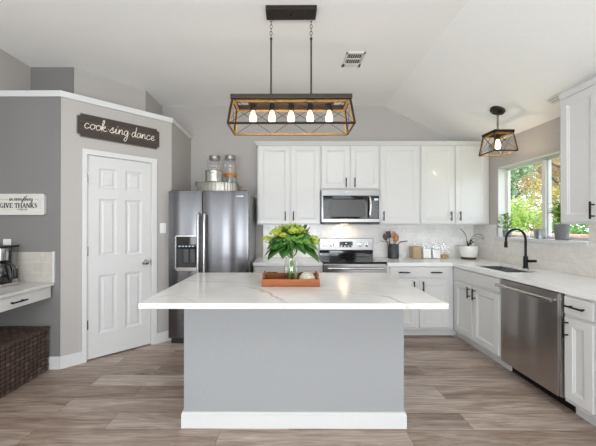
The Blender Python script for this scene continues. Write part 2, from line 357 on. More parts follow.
# pantry enclosure
def diag(u, out=0, z=0):   # point on the diagonal wall: u along, out towards the room
    d = Vector((QX-PX, QY-PY)).normalized(); n = Vector((d.y, -d.x)); p = Vector((PX, PY))+d*u+n*out
    return (p.x, p.y, z)
DA = math.atan2(QY-PY, QX-PX); DL = math.hypot(QX-PX, QY-PY)
ZT = LZ-.056
struct(MB().box(XL, PX-.002, PY, PY+.1, 0, ZT).build('wall_pantry_left', M['wallgrey']), 'dark grey wall above the desk, facing the room', 'wall')
mb = MB()
D0, D1, DZ = .211, .817, 2.045
u_ = lambda u, o: diag(u, o)[:2]
for (a, b, z0, z1) in ((0, D0-.012, 0, ZT), (D1+.012, DL, 0, ZT), (D0-.012, D1+.012, DZ+.012, ZT)):
    mb.prism([u_(a, 0), u_(b, 0), u_(b, -.1), u_(a, -.1)], z0, z1)
struct(mb.build('wall_pantry', M['wall']), 'greige angled pantry wall holding the white door', 'wall')
struct(MB().box(QX-.1, QX, QY, YB, 0, ZT).build('wall_pantry_right', M['wall']), 'short greige pantry wall beside the refrigerator', 'wall')
struct(MB().prism([(XL, PY-.018), (PX+.008, PY-.018), (QX+.018, QY-.008), (QX+.018, YB), (-1.79, YB), (-1.79, 3.733), (-2.296, 3.184), (XL, 3.184)], ZT, LZ).build('trim_1', M['trim']), 'white ledge cap running along the top of the pantry', 'trim')

# baseboards
def bb(name, pts, h=.10, t=.014, label=None):
    mb = MB()
    for a, b in pts:
        d = (Vector(b)-Vector(a)).normalized(); n = Vector((d.y, -d.x))*t
        mb.prism([a, b, (b[0]+n.x, b[1]+n.y), (a[0]+n.x, a[1]+n.y)], 0, h-.012)
        n *= .6; mb.prism([a, b, (b[0]+n.x, b[1]+n.y), (a[0]+n.x, a[1]+n.y)], h-.012, h)
    return struct(mb.build(name, M['trim']), label, 'baseboard')
bb('baseboard_left', [((XL, PY), (PX, PY))], .115, label='white baseboard under the dark grey wall')
bb('baseboard_pantry', [(u_(-.004, 0), u_(D0-.045, 0)), (u_(D1+.063, 0), u_(DL+.004, 0))], .115, label='white baseboard either side of the pantry door')
# ------------------------------------------------------------------ door_1, six panel
dr = struct(thing('door_1', 'white six-panel pantry door with satin knob', 'door', (PX, PY, 0), DA), 'white six-panel pantry door with satin knob', 'door')
mb = MB(); w = D1-D0; th = .035; y0 = .008
cols = [(.0, .10), (.10, .265), (.265, .345), (.345, .51), (.51, w)]
rows = [(.015, .25), (.25, .84), (.84, 1.03), (1.03, 1.62), (1.62, 1.72), (1.72, 1.93), (1.93, DZ)]
for ci, (a, b) in enumerate(cols):
    for ri, (c, d) in enumerate(rows):
        if ci in (1, 3) and ri in (1, 3, 5):
            A, B = D0+a, D0+b; k1, k2, k3 = .018, .030, .045
            def ring(k, y): return [(A+k, y, c+k), (B-k, y, c+k), (B-k, y, d-k), (A+k, y, d-k)]
            vs = ring(0, y0)+ring(k1, y0+.011)+ring(k2, y0+.011)+ring(k3, y0+.004)
            fs = [(i*4+j, i*4+(j+1) % 4, (i+1)*4+(j+1) % 4, (i+1)*4+j) for i in range(3) for j in range(4)]+[(12, 13, 14, 15)]
            mb.add(vs, fs)
            mb.box(A, B, y0+.02, y0+th, c, d)
        else: mb.box(D0+a, D0+b, y0, y0+th, c, d)
mb.build('door_panel', M['door'], dr)
mb = MB()
mb.box(D0-.045, D0-.004, -.016, -.001, 0, DZ+.045, .004); mb.box(D1+.004, D1+.063, -.016, -.001, 0, DZ+.045, .004); mb.box(D0-.045, D1+.063, -.017, -.001, DZ+.004, DZ+.055, .004)
mb.box(D0-.011, D0-.002, -.001, .1, 0, DZ); mb.box(D1+.002, D1+.011, -.001, .1, 0, DZ); mb.box(D0-.011, D1+.011, -.001, .1, DZ+.002, DZ+.011)
mb.build('door_casing', M['trim'], dr)
for z in (.36, 1.09, 1.815):
    MB().tube([(D0-.002, -.004, z-.045), (D0-.002, -.004, z+.045)], .007, 8).box(D0, D0+.012, .004, .009, z-.045, z+.045).build('hinge', M['steel_l'], dr, True)
TK = Matrix.Translation((D0+.541, 0, .94)) @ Matrix.Rotation(PI/2, 4, 'X')
kn = MB().lathe([(.031, -.010), (.031, -.004), (.012, 0), (.011, .03), (.024, .04), (.029, .052), (.022, .064), (.0001, .067)], 20, T=TK)
kn.build('door_knob', M['steel_l'], dr, True)
MB().box(D1-.0015, D1+.003, -.004, .02, .90, .96).build('strike_plate', M['bronze'], dr)

# ------------------------------------------------------------------ window_1
wn = struct(thing('window_1', 'white framed sliding window over the sink', 'window', (XR, (WY0+WY1)/2, WZ0)), 'white framed sliding window over the sink', 'window')
off = wn.location[:]
X0, X1 = XR+.085, XR+.135
mb = MB()
mb.box(X0, X1, WY0, WY0+.025, WZ0, WZ1, .003); mb.box(X0, X1, WY1-.022, WY1, WZ0, WZ1, .003)
mb.box(X0, X1, WY0, WY1, WZ0, WZ0+.03, .003); mb.box(X0, X1, WY0, WY1, WZ1-.02, WZ1, .003)
mb.build('window_frame', M['trim'], wn, off=off)
ym = 3.165
MB().box(X0-.012, X1, ym-.022, ym+.022, WZ0+.03, WZ1-.03, .004).build('mullion', M['trim'], wn, off=off)
for a, b in ((WY0+.025, ym-.022), (ym+.022, WY1-.022)):
    m_ = MB(); z0, z1, q = WZ0+.03, WZ1-.02, .014
    m_.box(X0+.008, X1-.008, a, a+q, z0, z1, .002).box(X0+.008, X1-.008, b-q, b, z0, z1, .002).box(X0+.008, X1-.008, a, b, z0, z0+q, .002).box(X0+.008, X1-.008, a, b, z1-q, z1, .002)
    s_ = m_.build('window_sash', M['trim'], wn, off=off)
    MB().box(X0+.022, X0+.027, a+.01, b-.01, z0+.01, z1-.01).build('window_pane', M['pane'], s_, off=off)
# painted returns and sill
mb = MB(); mb.box(XR-.004, X0, WY1-.008, WY1, WZ0+.014, WZ1).box(XR-.004, X0, WY0, WY0+.008, WZ0+.014, WZ1).box(XR-.004, X0, WY0, WY1, WZ1-.008, WZ1)
mb.build('window_reveal', M['trim'], wn, off=off)
MB().box(XR-.03, X0+.01, WY0-.0, WY1+.03, WZ0-.018, WZ0+.014, .004).build('window_sill', M['trim'], wn, off=off)
SILL = WZ0+.014
# unseen glazing added behind the camera, shaped for light and steel reflections
for k_, x_ in (('2', -1.3), ('3', 1.1)):
    w2 = struct(thing('window_'+k_, 'unseen white framed glazing added behind the camera for light', 'window', (x_, YF-.06, 0)), 'unseen white framed glazing added behind the camera for light', 'window')
    mb = MB(); mb.box(-.6, -.55, -.03, .03, 0, 2.42).box(.55, .6, -.03, .03, 0, 2.42).box(-.55, .55, -.03, .03, 2.37, 2.42).box(-.55, .55, -.03, .03, 0, .06)
    mb.build('window_frame', M['trim'], w2); MB().box(-.55, .55, -.003, .003, .06, 2.37).build('window_pane', M['pane'], w2)

# ------------------------------------------------------------------ cabinets
def door_mesh(mb, x0, x1, z0, z1, y=0, t=.02, st=.058, rec=.009):
    def ring(k, yy): return [(x0+k, yy, z0+k), (x1-k, yy, z0+k), (x1-k, yy, z1-k), (x0+k, yy, z1-k)]
    R = [ring(0, y), ring(0, y-t+.003), ring(.003, y-t), ring(st, y-t), ring(st+.006, y-t+rec*.5), ring(st+.014, y-t+rec*.6), ring(st+.018, y-t+rec)]
    vs = sum(R, []); n = len(R)
    fs = [(i*4+j, i*4+(j+1) % 4, (i+1)*4+(j+1) % 4, (i+1)*4+j) for i in range(n-1) for j in range(4)]+[((n-1)*4, (n-1)*4+1, (n-1)*4+2, (n-1)*4+3), (0, 3, 2, 1)]
    mb.add(vs, fs); return mb
def pull(par, x, z, L, vert=True, y=-.02, r=.0068):
    y1 = y-.032; mb = MB(); h = L/2; k = h-.022
    if vert:
        mb.tube([(x, y1, z-h), (x, y1, z+h)], r, 8)
        for s_ in (-k, k): mb.tube([(x, y-.0005, z+s_), (x, y1, z+s_)], r*.85, 8)
    else:
        mb.tube([(x-h, y1, z), (x+h, y1, z)], r, 8)
        for s_ in (-k, k): mb.tube([(x+s_, y-.0005, z), (x+s_, y1, z)], r*.85, 8)
    return mb.build('handle', M['black'], par, True)
def cabinet(name, label, loc, rz, w, d, z0, z1, doors, drawers=(), toe=0, crown=False, group=None, crown_l=False, crown_r=False, tl=0, tr=0, open_top=0, ck=1):
    t = thing(name, label, 'cabinet', loc, rz, group)
    zt = toe
    if open_top: MB().box(0, w, 0, d, z0+zt, open_top).box(0, w, 0, .018, open_top, z1).box(0, w, d-.018, d, open_top, z1).box(0, .018, .018, d-.018, open_top, z1).box(w-.018, w, .018, d-.018, open_top, z1).build('cabinet_body', M['cab'], t)
    else: MB().box(0, w, 0, d, z0+zt, z1, .002).build('cabinet_body', M['cab'], t)
    if toe: MB().box(-tl, w+tr, .075, .10, z0, z0+toe).box(0, w, .10, d-.02, z0, z0+toe-.001).build('toe_kick', M['trim'], t)
    for (a, b, c, e, hx, hz, hl) in doors:
        dd = door_mesh(MB(), a, b, c, e).build('door', M['cab'], t)
        if hx is not None: pull(dd, hx, hz, hl)
    for (a, b, c, e, hs) in drawers:
        mb = MB(); mb.box(a, b, -.02, 0, c, e, .003); dd = mb.build('drawer', M['cab'], t)
        for hx in hs: pull(dd, hx, (c+e)/2, .13, False)
    if crown:
        x0 = -.03 if crown_l else 0; x1 = w+.03 if crown_r else w
        mb = MB(); P = [(o_*ck, z_) for o_, z_ in ((0, -.045), (.012, -.045), (.02, -.03), (.034, -.012), (.04, -.008), (.04, 0))]
        vs = []; 
        for k, (o, z) in enumerate(P):
            xa = -o if crown_l else 0; xb = w+o if crown_r else w
            vs += [(xa, -.0-o, z1+.045+z), (xb, -o, z1+.045+z), (xb, d, z1+.045+z), (xa, d, z1+.045+z)]
        n = len(P); fs = [(i*4+j, i*4+(j+1) % 4, (i+1)*4+(j+1) % 4, (i+1)*4+j) for i in range(n-1) for j in range(4)]+[(3, 2, 1, 0), (4*n-4, 4*n-3, 4*n-2, 4*n-1)]
        mb.add(vs, fs); mb.build('crown_moulding', M['cab'], t)
    return t
YU = 3.908; UD = YB-YU-.002; UB, UT = 1.358, 2.387
def upper(label, x0, x1, z0, doors, **kw):
    ds = [(a-x0, b-x0, c, e, None if hx is None else hx-x0, hz, hl) for a, b, c, e, hx, hz, hl in doors]
    return cabinet('wall_cabinet', label, (x0, YU, z0), 0, x1-x0-.001, UD, 0, UT-z0, [(a, b, c-z0, e-z0, hx, hz-z0, hl) for a, b, c, e, hx, hz, hl in ds], crown=True, **kw)
G = 'white wall cabinets on the back wall'
upper('white two-door wall cabinet nearest the refrigerator', -.408, .412, UB, [(-.392, .012, UB+.012, UT-.01, -.046, 1.467, .12), (.030, .402, UB+.012, UT-.01, .060, 1.467, .12)], group=G, crown_l=True)
upper('short white two-door wall cabinet directly above the microwave', .412, 1.172, 1.803, [(.426, .785, 1.825, UT-.01, .738, 1.90, .12), (.803, 1.162, 1.825, UT-.01, .850, 1.90, .12)], group=G)
upper('white single-door wall cabinet just right of the microwave', 1.172, 1.697, UB, [(1.184, 1.684, UB+.012, UT-.01, 1.222, 1.467, .12)], group=G)
upper('white two-door wall cabinet nearest the window corner', 1.697, XR-.003, UB, [(1.712, 2.135, UB+.012, UT-.01, 2.090, 1.467, .12), (2.157, 2.562, UB+.012, UT-.01, 2.205, 1.467, .12)], group=G)
# right wall upper, faces -X : local x -> -Y, local y -> +X
XU = 2.288
cabinet('wall_cabinet', 'white wall cabinet at the right edge, mounted beside the window', (XU, 2.53, UB), -PI/2, .66, XR-XU-.002, 0, UT+.012-UB,
        [(.012, .322, .012, UT-UB-.0, .290, .10, .13), (.334, .648, .012, UT-UB, None, 0, 0)], crown=True, crown_l=True, ck=.35)
# base cabinets
YC = 3.622; BD = YB-YC-.012; BT = .859
def base(label, x0, x1, doors, drawers, **kw):
    return cabinet('base_cabinet', label, (x0, YC, 0), 0, x1-x0-.001, BD, 0, BT, [(a-x0, b-x0, c, e, hx-x0, hz, hl) for a, b, c, e, hx, hz, hl in doors], [(a-x0, b-x0, c, e, [h-x0 for h in hs]) for a, b, c, e, hs in drawers], toe=.095, **kw)
base('white base cabinet between the refrigerator and the range', -.425, .408, [(-.405, -.012, .125, .70, -.05, .62, .12), (.004, .395, .125, .70, .045, .62, .12)], [(-.405, .395, .725, .845, [-.2, .2])])
base('white base cabinet right of the range, one wide drawer over two doors', 1.176, 1.9765, [(1.212, 1.528, .125, .695, 1.492, .62, .12), (1.566, 1.905, .125, .695, 1.60, .62, .12)], [(1.212, 1.905, .728, .845, [1.375, 1.755])], tr=.09)
XC = 1.977
def rbase(label, ya, yb, doors, drawers, **kw):   # ya > yb
    return cabinet('base_cabinet', label, (XC, ya, 0), -PI/2, ya-yb-.001, XR-XC-.012, 0, BT, [(ya-a, ya-b, c, e, ya-hx if hx is not None else None, hz, hl) for a, b, c, e, hx, hz, hl in doors], [(ya-a, ya-b, c, e, [ya-h for h in hs]) for a, b, c, e, hs in drawers], toe=.095, **kw)
sk = rbase('white sink base cabinet under the black faucet', 3.621, 2.792, [(3.565, 3.222, .125, .695, 3.255, .62, .12), (3.205, 2.822, .125, .695, 3.165, .62, .12)], [(3.565, 2.822, .722, .845, [])], tl=.07, open_top=.68)
rbase('narrow white base cabinet right of the dishwasher', 2.160, 1.932, [(2.146, 1.945, .125, .70, 2.118, .62, .13)], [(2.146, 1.945, .722, .845, [2.045])])
rbase('white base cabinet cut off by the right edge of the photo', 1.930, 1.30, [(1.915, 1.62, .125, .70, 1.65, .62, .13), (1.61, 1.315, .125, .70, 1.57, .62, .13)], [(1.915, 1.315, .722, .845, [1.6])])

# ------------------------------------------------------------------ countertops and splashback
ZT0, ZT1 = .861, .90
cb = .002
c1 = MB().box(-.432, .405, 3.596, YB-cb, ZT0, ZT1, .003).build('countertop', M['counter'])
tag(c1, 'short white quartz countertop between refrigerator and range', 'countertop')
SX0, SX1, SY0, SY1 = 2.07, 2.40, 2.86, 3.42
mb = MB()
XCE = 1.956
for (a, b, c, d) in ((1.178, XCE, 3.596, YB-cb), (XCE, XR-cb, SY1, YB-cb), (XCE, SX0, SY0, SY1), (SX1, XR-cb, SY0, SY1), (XCE, XR-cb, 1.28, SY0)):
    mb.box(a, b, c, d, ZT0, ZT1)
c2 = mb.build('countertop', M['counter']); tag(c2, 'white quartz corner countertop running under the window', 'countertop')
struct(MB().box(-.36, XR-.001, YB-.0085, YB-.0005, ZT1+.0005, UB-.001).build('trim_backsplash_back', M['tile']), 'white tiled backsplash behind the range', 'backsplash')
struct(MB().box(XR-.0085, XR-.0005, 1.4, YB-.009, ZT1+.0005, WZ0-.019).box(XR-.0085, XR-.0005, WY1+.031, YB-.009, WZ0-.019, UB-.001).box(XR-.0085, XR-.0005, 1.4, WY0-.001, WZ0-.019, UB-.001).build('trim_backsplash_right', M['tiler']), 'pale tiled backsplash under the window', 'backsplash')
# sink
t = thing('kitchen_sink', 'stainless double-bowl undermount sink below the black faucet', 'sink', ((SX0+SX1)/2, (SY0+SY1)/2, .70))
off = t.location[:]
ymid = 3.13
for (a, b) in ((SY0+.006, ymid-.012), (ymid+.012, SY1-.006)):
    x0, x1, z0, z1 = SX0+.006, SX1-.006, .70, .885; g = .02
    mb = MB()
    vs = [(x0, a, z1), (x1, a, z1), (x1, b, z1), (x0, b, z1), (x0+g, a+g, z0+.01), (x1-g, a+g, z0+.01), (x1-g, b-g, z0+.01), (x0+g, b-g, z0+.01)]
    w_ = .002
    vo = [(x0-w_, a-w_, z1), (x1+w_, a-w_, z1), (x1+w_, b+w_, z1), (x0-w_, b+w_, z1), (x0+g-w_, a+g-w_, z0), (x1-g+w_, a+g-w_, z0), (x1-g+w_, b-g+w_, z0), (x0+g-w_, b-g+w_, z0)]
    fs = [(0, 1, 5, 4), (1, 2, 6, 5), (2, 3, 7, 6), (3, 0, 4, 7), (4, 5, 6, 7)]
    mb.add(vs+vo, fs+[tuple(i+8 for i in f) for f in fs]+[(0, 1, 9, 8), (1, 2, 10, 9), (2, 3, 11, 10), (3, 0, 8, 11)])
    bw = mb.build('bowl', M['sinksteel'], t, off=off)
    MB().lathe([(.04, 0), (.04, .004), (.028, .003), (.001, .001)], 20, ((x0+x1)/2, (a+b)/2, z0+.0105)).build('drain', M['chrome'], bw, True, off=off)
MB().box(SX0+.004, SX1-.004, ymid-.012, ymid+.012, .80, .884, .004).build('divider', M['steel_l'], t, off=off)
# faucet
fx, fy = 2.47, 3.145
t = thing('kitchen_faucet', 'matte black gooseneck faucet standing behind the sink', 'faucet', (fx, fy, ZT1+.001))
MB().lathe([(.028, 0), (.028, .006), (.021, .012), (.021, .12), (.016, .125), (.0001, .126)], 20).build('base', M['black'], t, True)
arc = [(0, 0, .12), (0, 0, .30)]
for i in range(1, 13):
    a = PI*i/12; arc.append((-.105+.105*math.cos(a), -.01*i/12, .30+.105*math.sin(a)))
arc += [(-.212, -.012, .27)]
MB().tube(arc, .0115, 12).build('spout', M['black'], t, True)
MB().tube([(-.212, -.012, .275), (-.213, -.012, .25), (-.213, -.012, .215)], [.0135, .016, .015], 12).build('spray_head', M['black'], t, True)
MB().tube([(0, -.015, .075), (.022, -.05, .078)], .014, 10).tube([(.018, -.04, .078), (.042, -.085, .082)], .013, 10).build('lever', M['black'], t, True)

# ------------------------------------------------------------------ island
t = thing('kitchen_island', 'large blue-grey kitchen island with white veined quartz top', 'island', (.03, 2.36, 0)); off = t.location[:]
MB().box(-.700, .766, 2.007, 2.66, 0, .888).build('island_body', M['island'], t, off=off)
mb = MB()
for (a, b, c, d) in ((-.714, .780, 1.993, 2.007), (-.714, -.700, 2.007, 2.66), (.766, .780, 2.007, 2.66)):
    mb.box(a, b, c, d, .0, .092)
for (a, b, c, d) in ((-.710, .776, 1.998, 2.007), (-.710, -.700, 2.007, 2.66), (.766, .776, 2.007, 2.66)): mb.box(a, b, c, d, .092, .104)
mb.build('baseboard', M['trim'], t, off=off)
MB().box(-.822, .870, 1.636, 2.712, .889, .920, .004).build('island_top', M['marble'], t, off=off)
IZ = .9205

# ------------------------------------------------------------------ refrigerator
FX0, FX1, FY = -1.366, -.456, 3.41
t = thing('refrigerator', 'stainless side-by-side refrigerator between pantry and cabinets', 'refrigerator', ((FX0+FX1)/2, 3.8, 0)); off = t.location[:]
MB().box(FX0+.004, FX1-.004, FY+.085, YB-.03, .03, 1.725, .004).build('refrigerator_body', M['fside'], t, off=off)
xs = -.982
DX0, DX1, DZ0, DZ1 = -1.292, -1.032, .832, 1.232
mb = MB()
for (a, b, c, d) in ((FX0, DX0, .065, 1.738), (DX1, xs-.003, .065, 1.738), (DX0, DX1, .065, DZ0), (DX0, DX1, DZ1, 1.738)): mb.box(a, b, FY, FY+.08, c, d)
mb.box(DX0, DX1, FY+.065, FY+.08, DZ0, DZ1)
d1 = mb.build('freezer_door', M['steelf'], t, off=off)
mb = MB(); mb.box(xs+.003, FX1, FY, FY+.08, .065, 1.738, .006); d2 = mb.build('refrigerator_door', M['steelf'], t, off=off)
def fhandle(x, par):
    p = smooth_curve([(x, FY-.001, 1.48), (x, FY-.035, 1.465), (x, FY-.055, 1.42), (x, FY-.058, 1.0), (x, FY-.055, .60), (x, FY-.035, .555), (x, FY-.001, .54)], 4)
    MB().tube(p, .0155, 10).build('handle', M['steel_l'], par, True, off=off)
fhandle(xs-.035, d1); fhandle(xs+.035, d2)
dp = MB(); dp.box(DX0, DX0+.012, FY-.004, FY+.06, DZ0, DZ1).box(DX1-.012, DX1, FY-.004, FY+.06, DZ0, DZ1).box(DX0, DX1, FY-.004, FY+.06, DZ0, DZ0+.014).box(DX0, DX1, FY-.004, FY+.06, DZ1-.012, DZ1)
dp = dp.build('dispenser_frame', M['steel_l'], d1, off=off)
MB().box(DX0+.012, DX1-.012, FY+.055, FY+.064, DZ0+.014, DZ1-.012).build('dispenser_recess', M['darkplastic'], d1, off=off)
MB().box(DX0+.012, DX1-.012, FY+.002, FY+.05, DZ1-.15, DZ1-.012, .003).build('dispenser_panel', M['blackgloss'], d1, off=off)
for q in range(5): MB().box(DX0+.04+q*.038, DX0+.06+q*.038, FY-.001, FY+.002, DZ1-.128, DZ1-.118).build('button', M['led'], d1, off=off)
for q in range(2):
    x = DX0+.085+q*.075; MB().box(x, x+.058, FY+.03, FY+.05, DZ0+.09, DZ1-.155, .004).box(x+.01, x+.048, FY+.024, FY+.031, DZ0+.13, DZ1-.175, .003).build('paddle', M['dgrey' if q else 'dgrey'], d1, off=off)
MB().box(DX0+.012, DX1-.012, FY+.0, FY+.055, DZ0+.014, DZ0+.035, .003).build('drip_tray', M['steel_l'], d1, off=off)
MB().box(FX0+.02, FX1-.02, FY+.03, FY+.08, 0, .06).build('base_grille', M['darkplastic'], t, off=off)
MB().box(-.595, -.515, FY-.0015, FY, 1.672, 1.684).build('badge', M['chrome'], d2, off=off)
for x in (FX0+.06, FX1-.06): MB().box(x-.04, x+.04, FY+.02, FY+.13, 1.739, 1.752, .003).build('hinge_cover', M['dgrey'], t, off=off)

# things on the refrigerator
FT = 1.726
t = thing('fluted_tin', 'oval fluted galvanised tin lying on top of the refrigerator', 'tin', (-.872, 3.63, FT))
MB().lathe([(.225, 0), (.235, .004), (.238, .125), (.243, .13), (.236, .136), (.0001, .137)], 96, sy=.48, flute=.025, nf=34).build('tin_body', M['galv'], t, True)
MB().tube([(-.225, -.01, .09), (-.252, -.01, .10), (-.252, -.01, .15), (-.225, -.01, .14)], .005, 6).build('handle', M['bronze'], t, True)
t = thing('stock_pot', 'shiny steel pot standing on the fluted tin', 'pot', (-.905, 3.63, FT+.138))
MB().lathe([(.098, 0), (.103, .004), (.103, .132), (.107, .136), (.098, .136), (.098, .01), (.0001, .01)], 32).build('pot_body', M['steel_l'], t, True)
for s_ in (-1, 1): MB().tube(smooth_curve([(-.02, s_*.10, .11), (-.018, s_*.128, .112), (.018, s_*.128, .112), (.02, s_*.10, .11)], 3), .005, 6).build('handle', M['chrome'], t, True)
def jar(label, x, y, band):
    t = thing('drink_jar', label, 'jar', (x, y, FT), group='glass jars on the refrigerator')
    MB().lathe([(.078, 0), (.085, .01), (.085, .41), (.080, .435), (.064, .450), (.064, .47), (.061, .47), (.061, .447), (.077, .43), (.081, .405), (.081, .012), (.0001, .012)], 32).build('jar_body', M['glass'], t, True)
    MB().lathe([(.066, .471), (.069, .476), (.069, .518), (.060, .528), (.0001, .53)], 28).build('lid', M['galv'], t, True)
    for s_ in (-1, 1): MB().tube(smooth_curve([(s_*.064, 0, .48), (s_*.090, 0, .468), (s_*.094, 0, .41), (s_*.084, 0, .35)], 4), .0035, 6).build('wire_bail', M['galv'], t, True)
    if band: MB().lathe([(.086, .255), (.088, .258), (.088, .285), (.086, .288)], 28, cap=False).build('band', M['amber'], t, True)
    MB().box(-.034, .034, -.0865, -.084, .35, .366).build('embossing', M['galv'], t)
jar('clear glass jar with metal lid, standing behind the steel pot', -.965, 3.90, False)
jar('clear glass jar with amber band, right of the steel pot', -.762, 3.90, True)
t = thing('pan_lid', 'grey metal lid with amber knob leaning beside the jars', 'lid', (-.652, 3.80, FT))
TL = Matrix.Rotation(math.radians(-14), 4, 'Y') @ Matrix.Rotation(PI/2, 4, 'Y') @ Matrix.Scale(1, 4)
Tm = Matrix.Translation((.015, 0, .093)) @ Matrix.Rotation(math.radians(70), 4, 'Y')
MB().lathe([(.085, 0), (.087, .004), (.06, .016), (.012, .022), (.0001, .022)], 28, T=Tm).build('lid_body', M['galv'], t, True)
MB().lathe([(.006, .022), (.006, .032), (.014, .036), (.014, .046), (.0001, .05)], 16, T=Tm).build('knob', M['amber'], t, True)

# ------------------------------------------------------------------ microwave
MX0, MX1, MY, MZ0, MZ1 = .418, 1.168, 3.83, 1.372, 1.80
t = thing('microwave', 'stainless over-the-range microwave with black glass door', 'microwave', ((MX0+MX1)/2, 4.0, MZ0)); off = t.location[:]
MB().box(MX0, MX1, MY+.035, YB-.012, MZ0, MZ1, .003).build('microwave_body', M['dgrey'], t, off=off)
mb = MB(); mb.box(MX0, MX1, MY, MY+.034, MZ1-.075, MZ1, .004).box(MX0, MX1, MY, MY+.034, MZ0+.015, MZ0+.06, .004).box(MX0, MX0+.02, MY, MY+.034, MZ0+.06, MZ1-.075).box(MX1-.018, MX1, MY, MY+.034, MZ0+.06, MZ1-.075)
mb.build('front_frame', M['steel'], t, off=off)
d = MB().box(MX0+.0205, 1.04, MY+.002, MY+.032, MZ0+.062, MZ1-.077, .003).build('door', M['blackgloss'], t, off=off)
MB().box(MX0+.09, .975, MY-.0005, MY+.002, MZ0+.085, MZ1-.125, .001).build('door_window', mat('mesh_window', '4c4a48', .3), d, off=off)
MB().tube(smooth_curve([(1.022, MY+.001, MZ1-.09), (1.024, MY-.035, MZ1-.10), (1.03, MY-.045, MZ1-.20), (1.024, MY-.035, MZ0+.085), (1.022, MY+.001, MZ0+.075)], 5), .0135, 10).build('handle', M['chrome'], d, True, off=off)
p = MB().box(1.042, MX1-.0185, MY+.002, MY+.032, MZ0+.062, MZ1-.077, .003).build('control_panel', M['blackgloss'], t, off=off)
MB().box(1.088, 1.14, MY, MY+.002, MZ1-.135, MZ1-.110).build('display', M['led'], p, off=off)
for i in range(4):
    for j in range(3): MB().box(1.088+j*.019, 1.099+j*.019, MY+.0005, MY+.002, MZ1-.19-i*.03, MZ1-.182-i*.03).build('button', M['dgrey'], p, off=off)
MB().box(MX0+.3, MX0+.38, MY-.001, MY, MZ1-.03, MZ1-.024).build('badge', M['chrome'], t, off=off)
MB().box(MX0+.01, MX1-.01, MY+.01, YB-.05, MZ0-.006, MZ0+.014).build('vent_underside', M['darkplastic'], t, off=off)
MB().box(.70, .80, MY+.20, MY+.26, MZ0-.009, MZ0-.006).build('cooktop_lamp', mat('lamp_lens', 'fff0d0', .4, emit='ffd9a0', es=3, var=0), t, off=off)
o = light('microwave_lamp_light', 'AREA', (.75, MY+.26, MZ0-.012), (.75, MY+.30, .9), .7, (1, .8, .55), .10, .05)

# ------------------------------------------------------------------ range
RX0, RX1 = .412, 1.172
t = thing('range', 'stainless electric range with black glass cooktop under the microwave', 'range', ((RX0+RX1)/2, 3.9, 0)); off = t.location[:]
MB().box(RX0+.003, RX1-.003, 3.64, YB-.03, .02, .890).build('range_body', M['dgrey'], t, off=off)
MB().box(RX0, RX1, 3.588, YB-.085, .890, .912, .004).build('cooktop', M['blackgloss'], t, off=off)
for (x, y, r) in ((.60, 3.75, .10), (.99, 3.75, .08), (.60, 4.0, .08), (.99, 4.0, .10)):
    MB().lathe([(r, 0), (r, .0012), (r-.004, .0012), (r-.004, 0)], 40, (x, y, .912), cap=False).build('burner_ring', M['dgrey'], t, off=off)
bp = MB().box(RX0+.014, RX1-.010, YB-.084, YB-.02, .912, 1.0, .003).build('backguard', M['blackgloss'], t, off=off)
cp = MB().box(RX0+.010, RX1-.006, YB-.09, YB-.015, 1.0, 1.172, .010).build('control_panel', M['steel'], t, off=off)
for x in (.502, .594, .985, 1.085):
    Tm = Matrix.Translation((x, YB-.090, 1.082)) @ Matrix.Rotation(PI/2, 4, 'X')
    MB().lathe([(.030, 0), (.030, .004), (.022, .006), (.020, .028), (.0001, .029)], 20, T=Tm).box(-.004, .004, -.02, .02, .028, .036, T=Tm).build('knob', M['chrome'], cp, True, off=off)
MB().box(.70, .88, YB-.094, YB-.090, 1.045, 1.125, .001).build('display_panel', M['dgrey'], cp, off=off)
MB().box(.755, .825, YB-.096, YB-.094, 1.085, 1.115).build('display', M['blackgloss'], cp, off=off)
MB().box(.775, .805, YB-.0965, YB-.096, 1.094, 1.106).build('clock_digits', M['led'], cp, off=off)
for i in range(4): MB().box(.715+.048*i, .735+.048*i, YB-.0955, YB-.094, 1.055, 1.065).build('button', M['steel_l'], cp, off=off)
od = MB().box(RX0+.002, RX1-.002, 3.60, 3.638, .20, .884, .006).build('oven_door', M['steel'], t, off=off)
MB().box(RX0+.07, RX1-.07, 3.597, 3.601, .32, .76).build('oven_window', M['blackgloss'], od, off=off)
MB().tube([(RX0+.05, 3.555, .835), (RX1-.05, 3.555, .835)], .012, 10).tube([(RX0+.08, 3.555, .835), (RX0+.08, 3.602, .835)], .008, 8).tube([(RX1-.08, 3.555, .835), (RX1-.08, 3.602, .835)], .008, 8).build('handle', M['chrome'], od, True, off=off)
MB().box(RX0+.002, RX1-.002, 3.605, 3.638, .06, .192, .005).build('storage_drawer', M['steel'], t, off=off)
for x in (RX0+.05, RX1-.05): MB().lathe([(.02, 0), (.02, .02)], 12, (x, 3.68, 0)).build('foot', M['black'], t, off=off)

# ------------------------------------------------------------------ dishwasher (faces -X)
t = thing('dishwasher', 'stainless dishwasher under the right countertop', 'dishwasher', (XC, 2.785, 0), -PI/2)
MB().box(.006, .616, .03, .58, .10, .852).build('dishwasher_body', M['dgrey'], t)
dd = MB().box(.006, .592, -.024, .028, .105, .850, .004).build('door', M['steeld'], t)
MB().box(.594, .614, -.012, .028, .105, .855, .002).build('side_trim', M['steel_l'], t)
MB().tube([(.008, -.066, .800), (.590, -.066, .800)], .014, 10).tube([(.026, -.066, .80), (.026, -.02, .80)], .012, 8).tube([(.572, -.066, .80), (.572, -.02, .80)], .012, 8).build('handle', M['steel_l'], dd, True)
MB().box(.0, .61, .085, .55, 0, .10).build('toe_panel', M['black'], t)

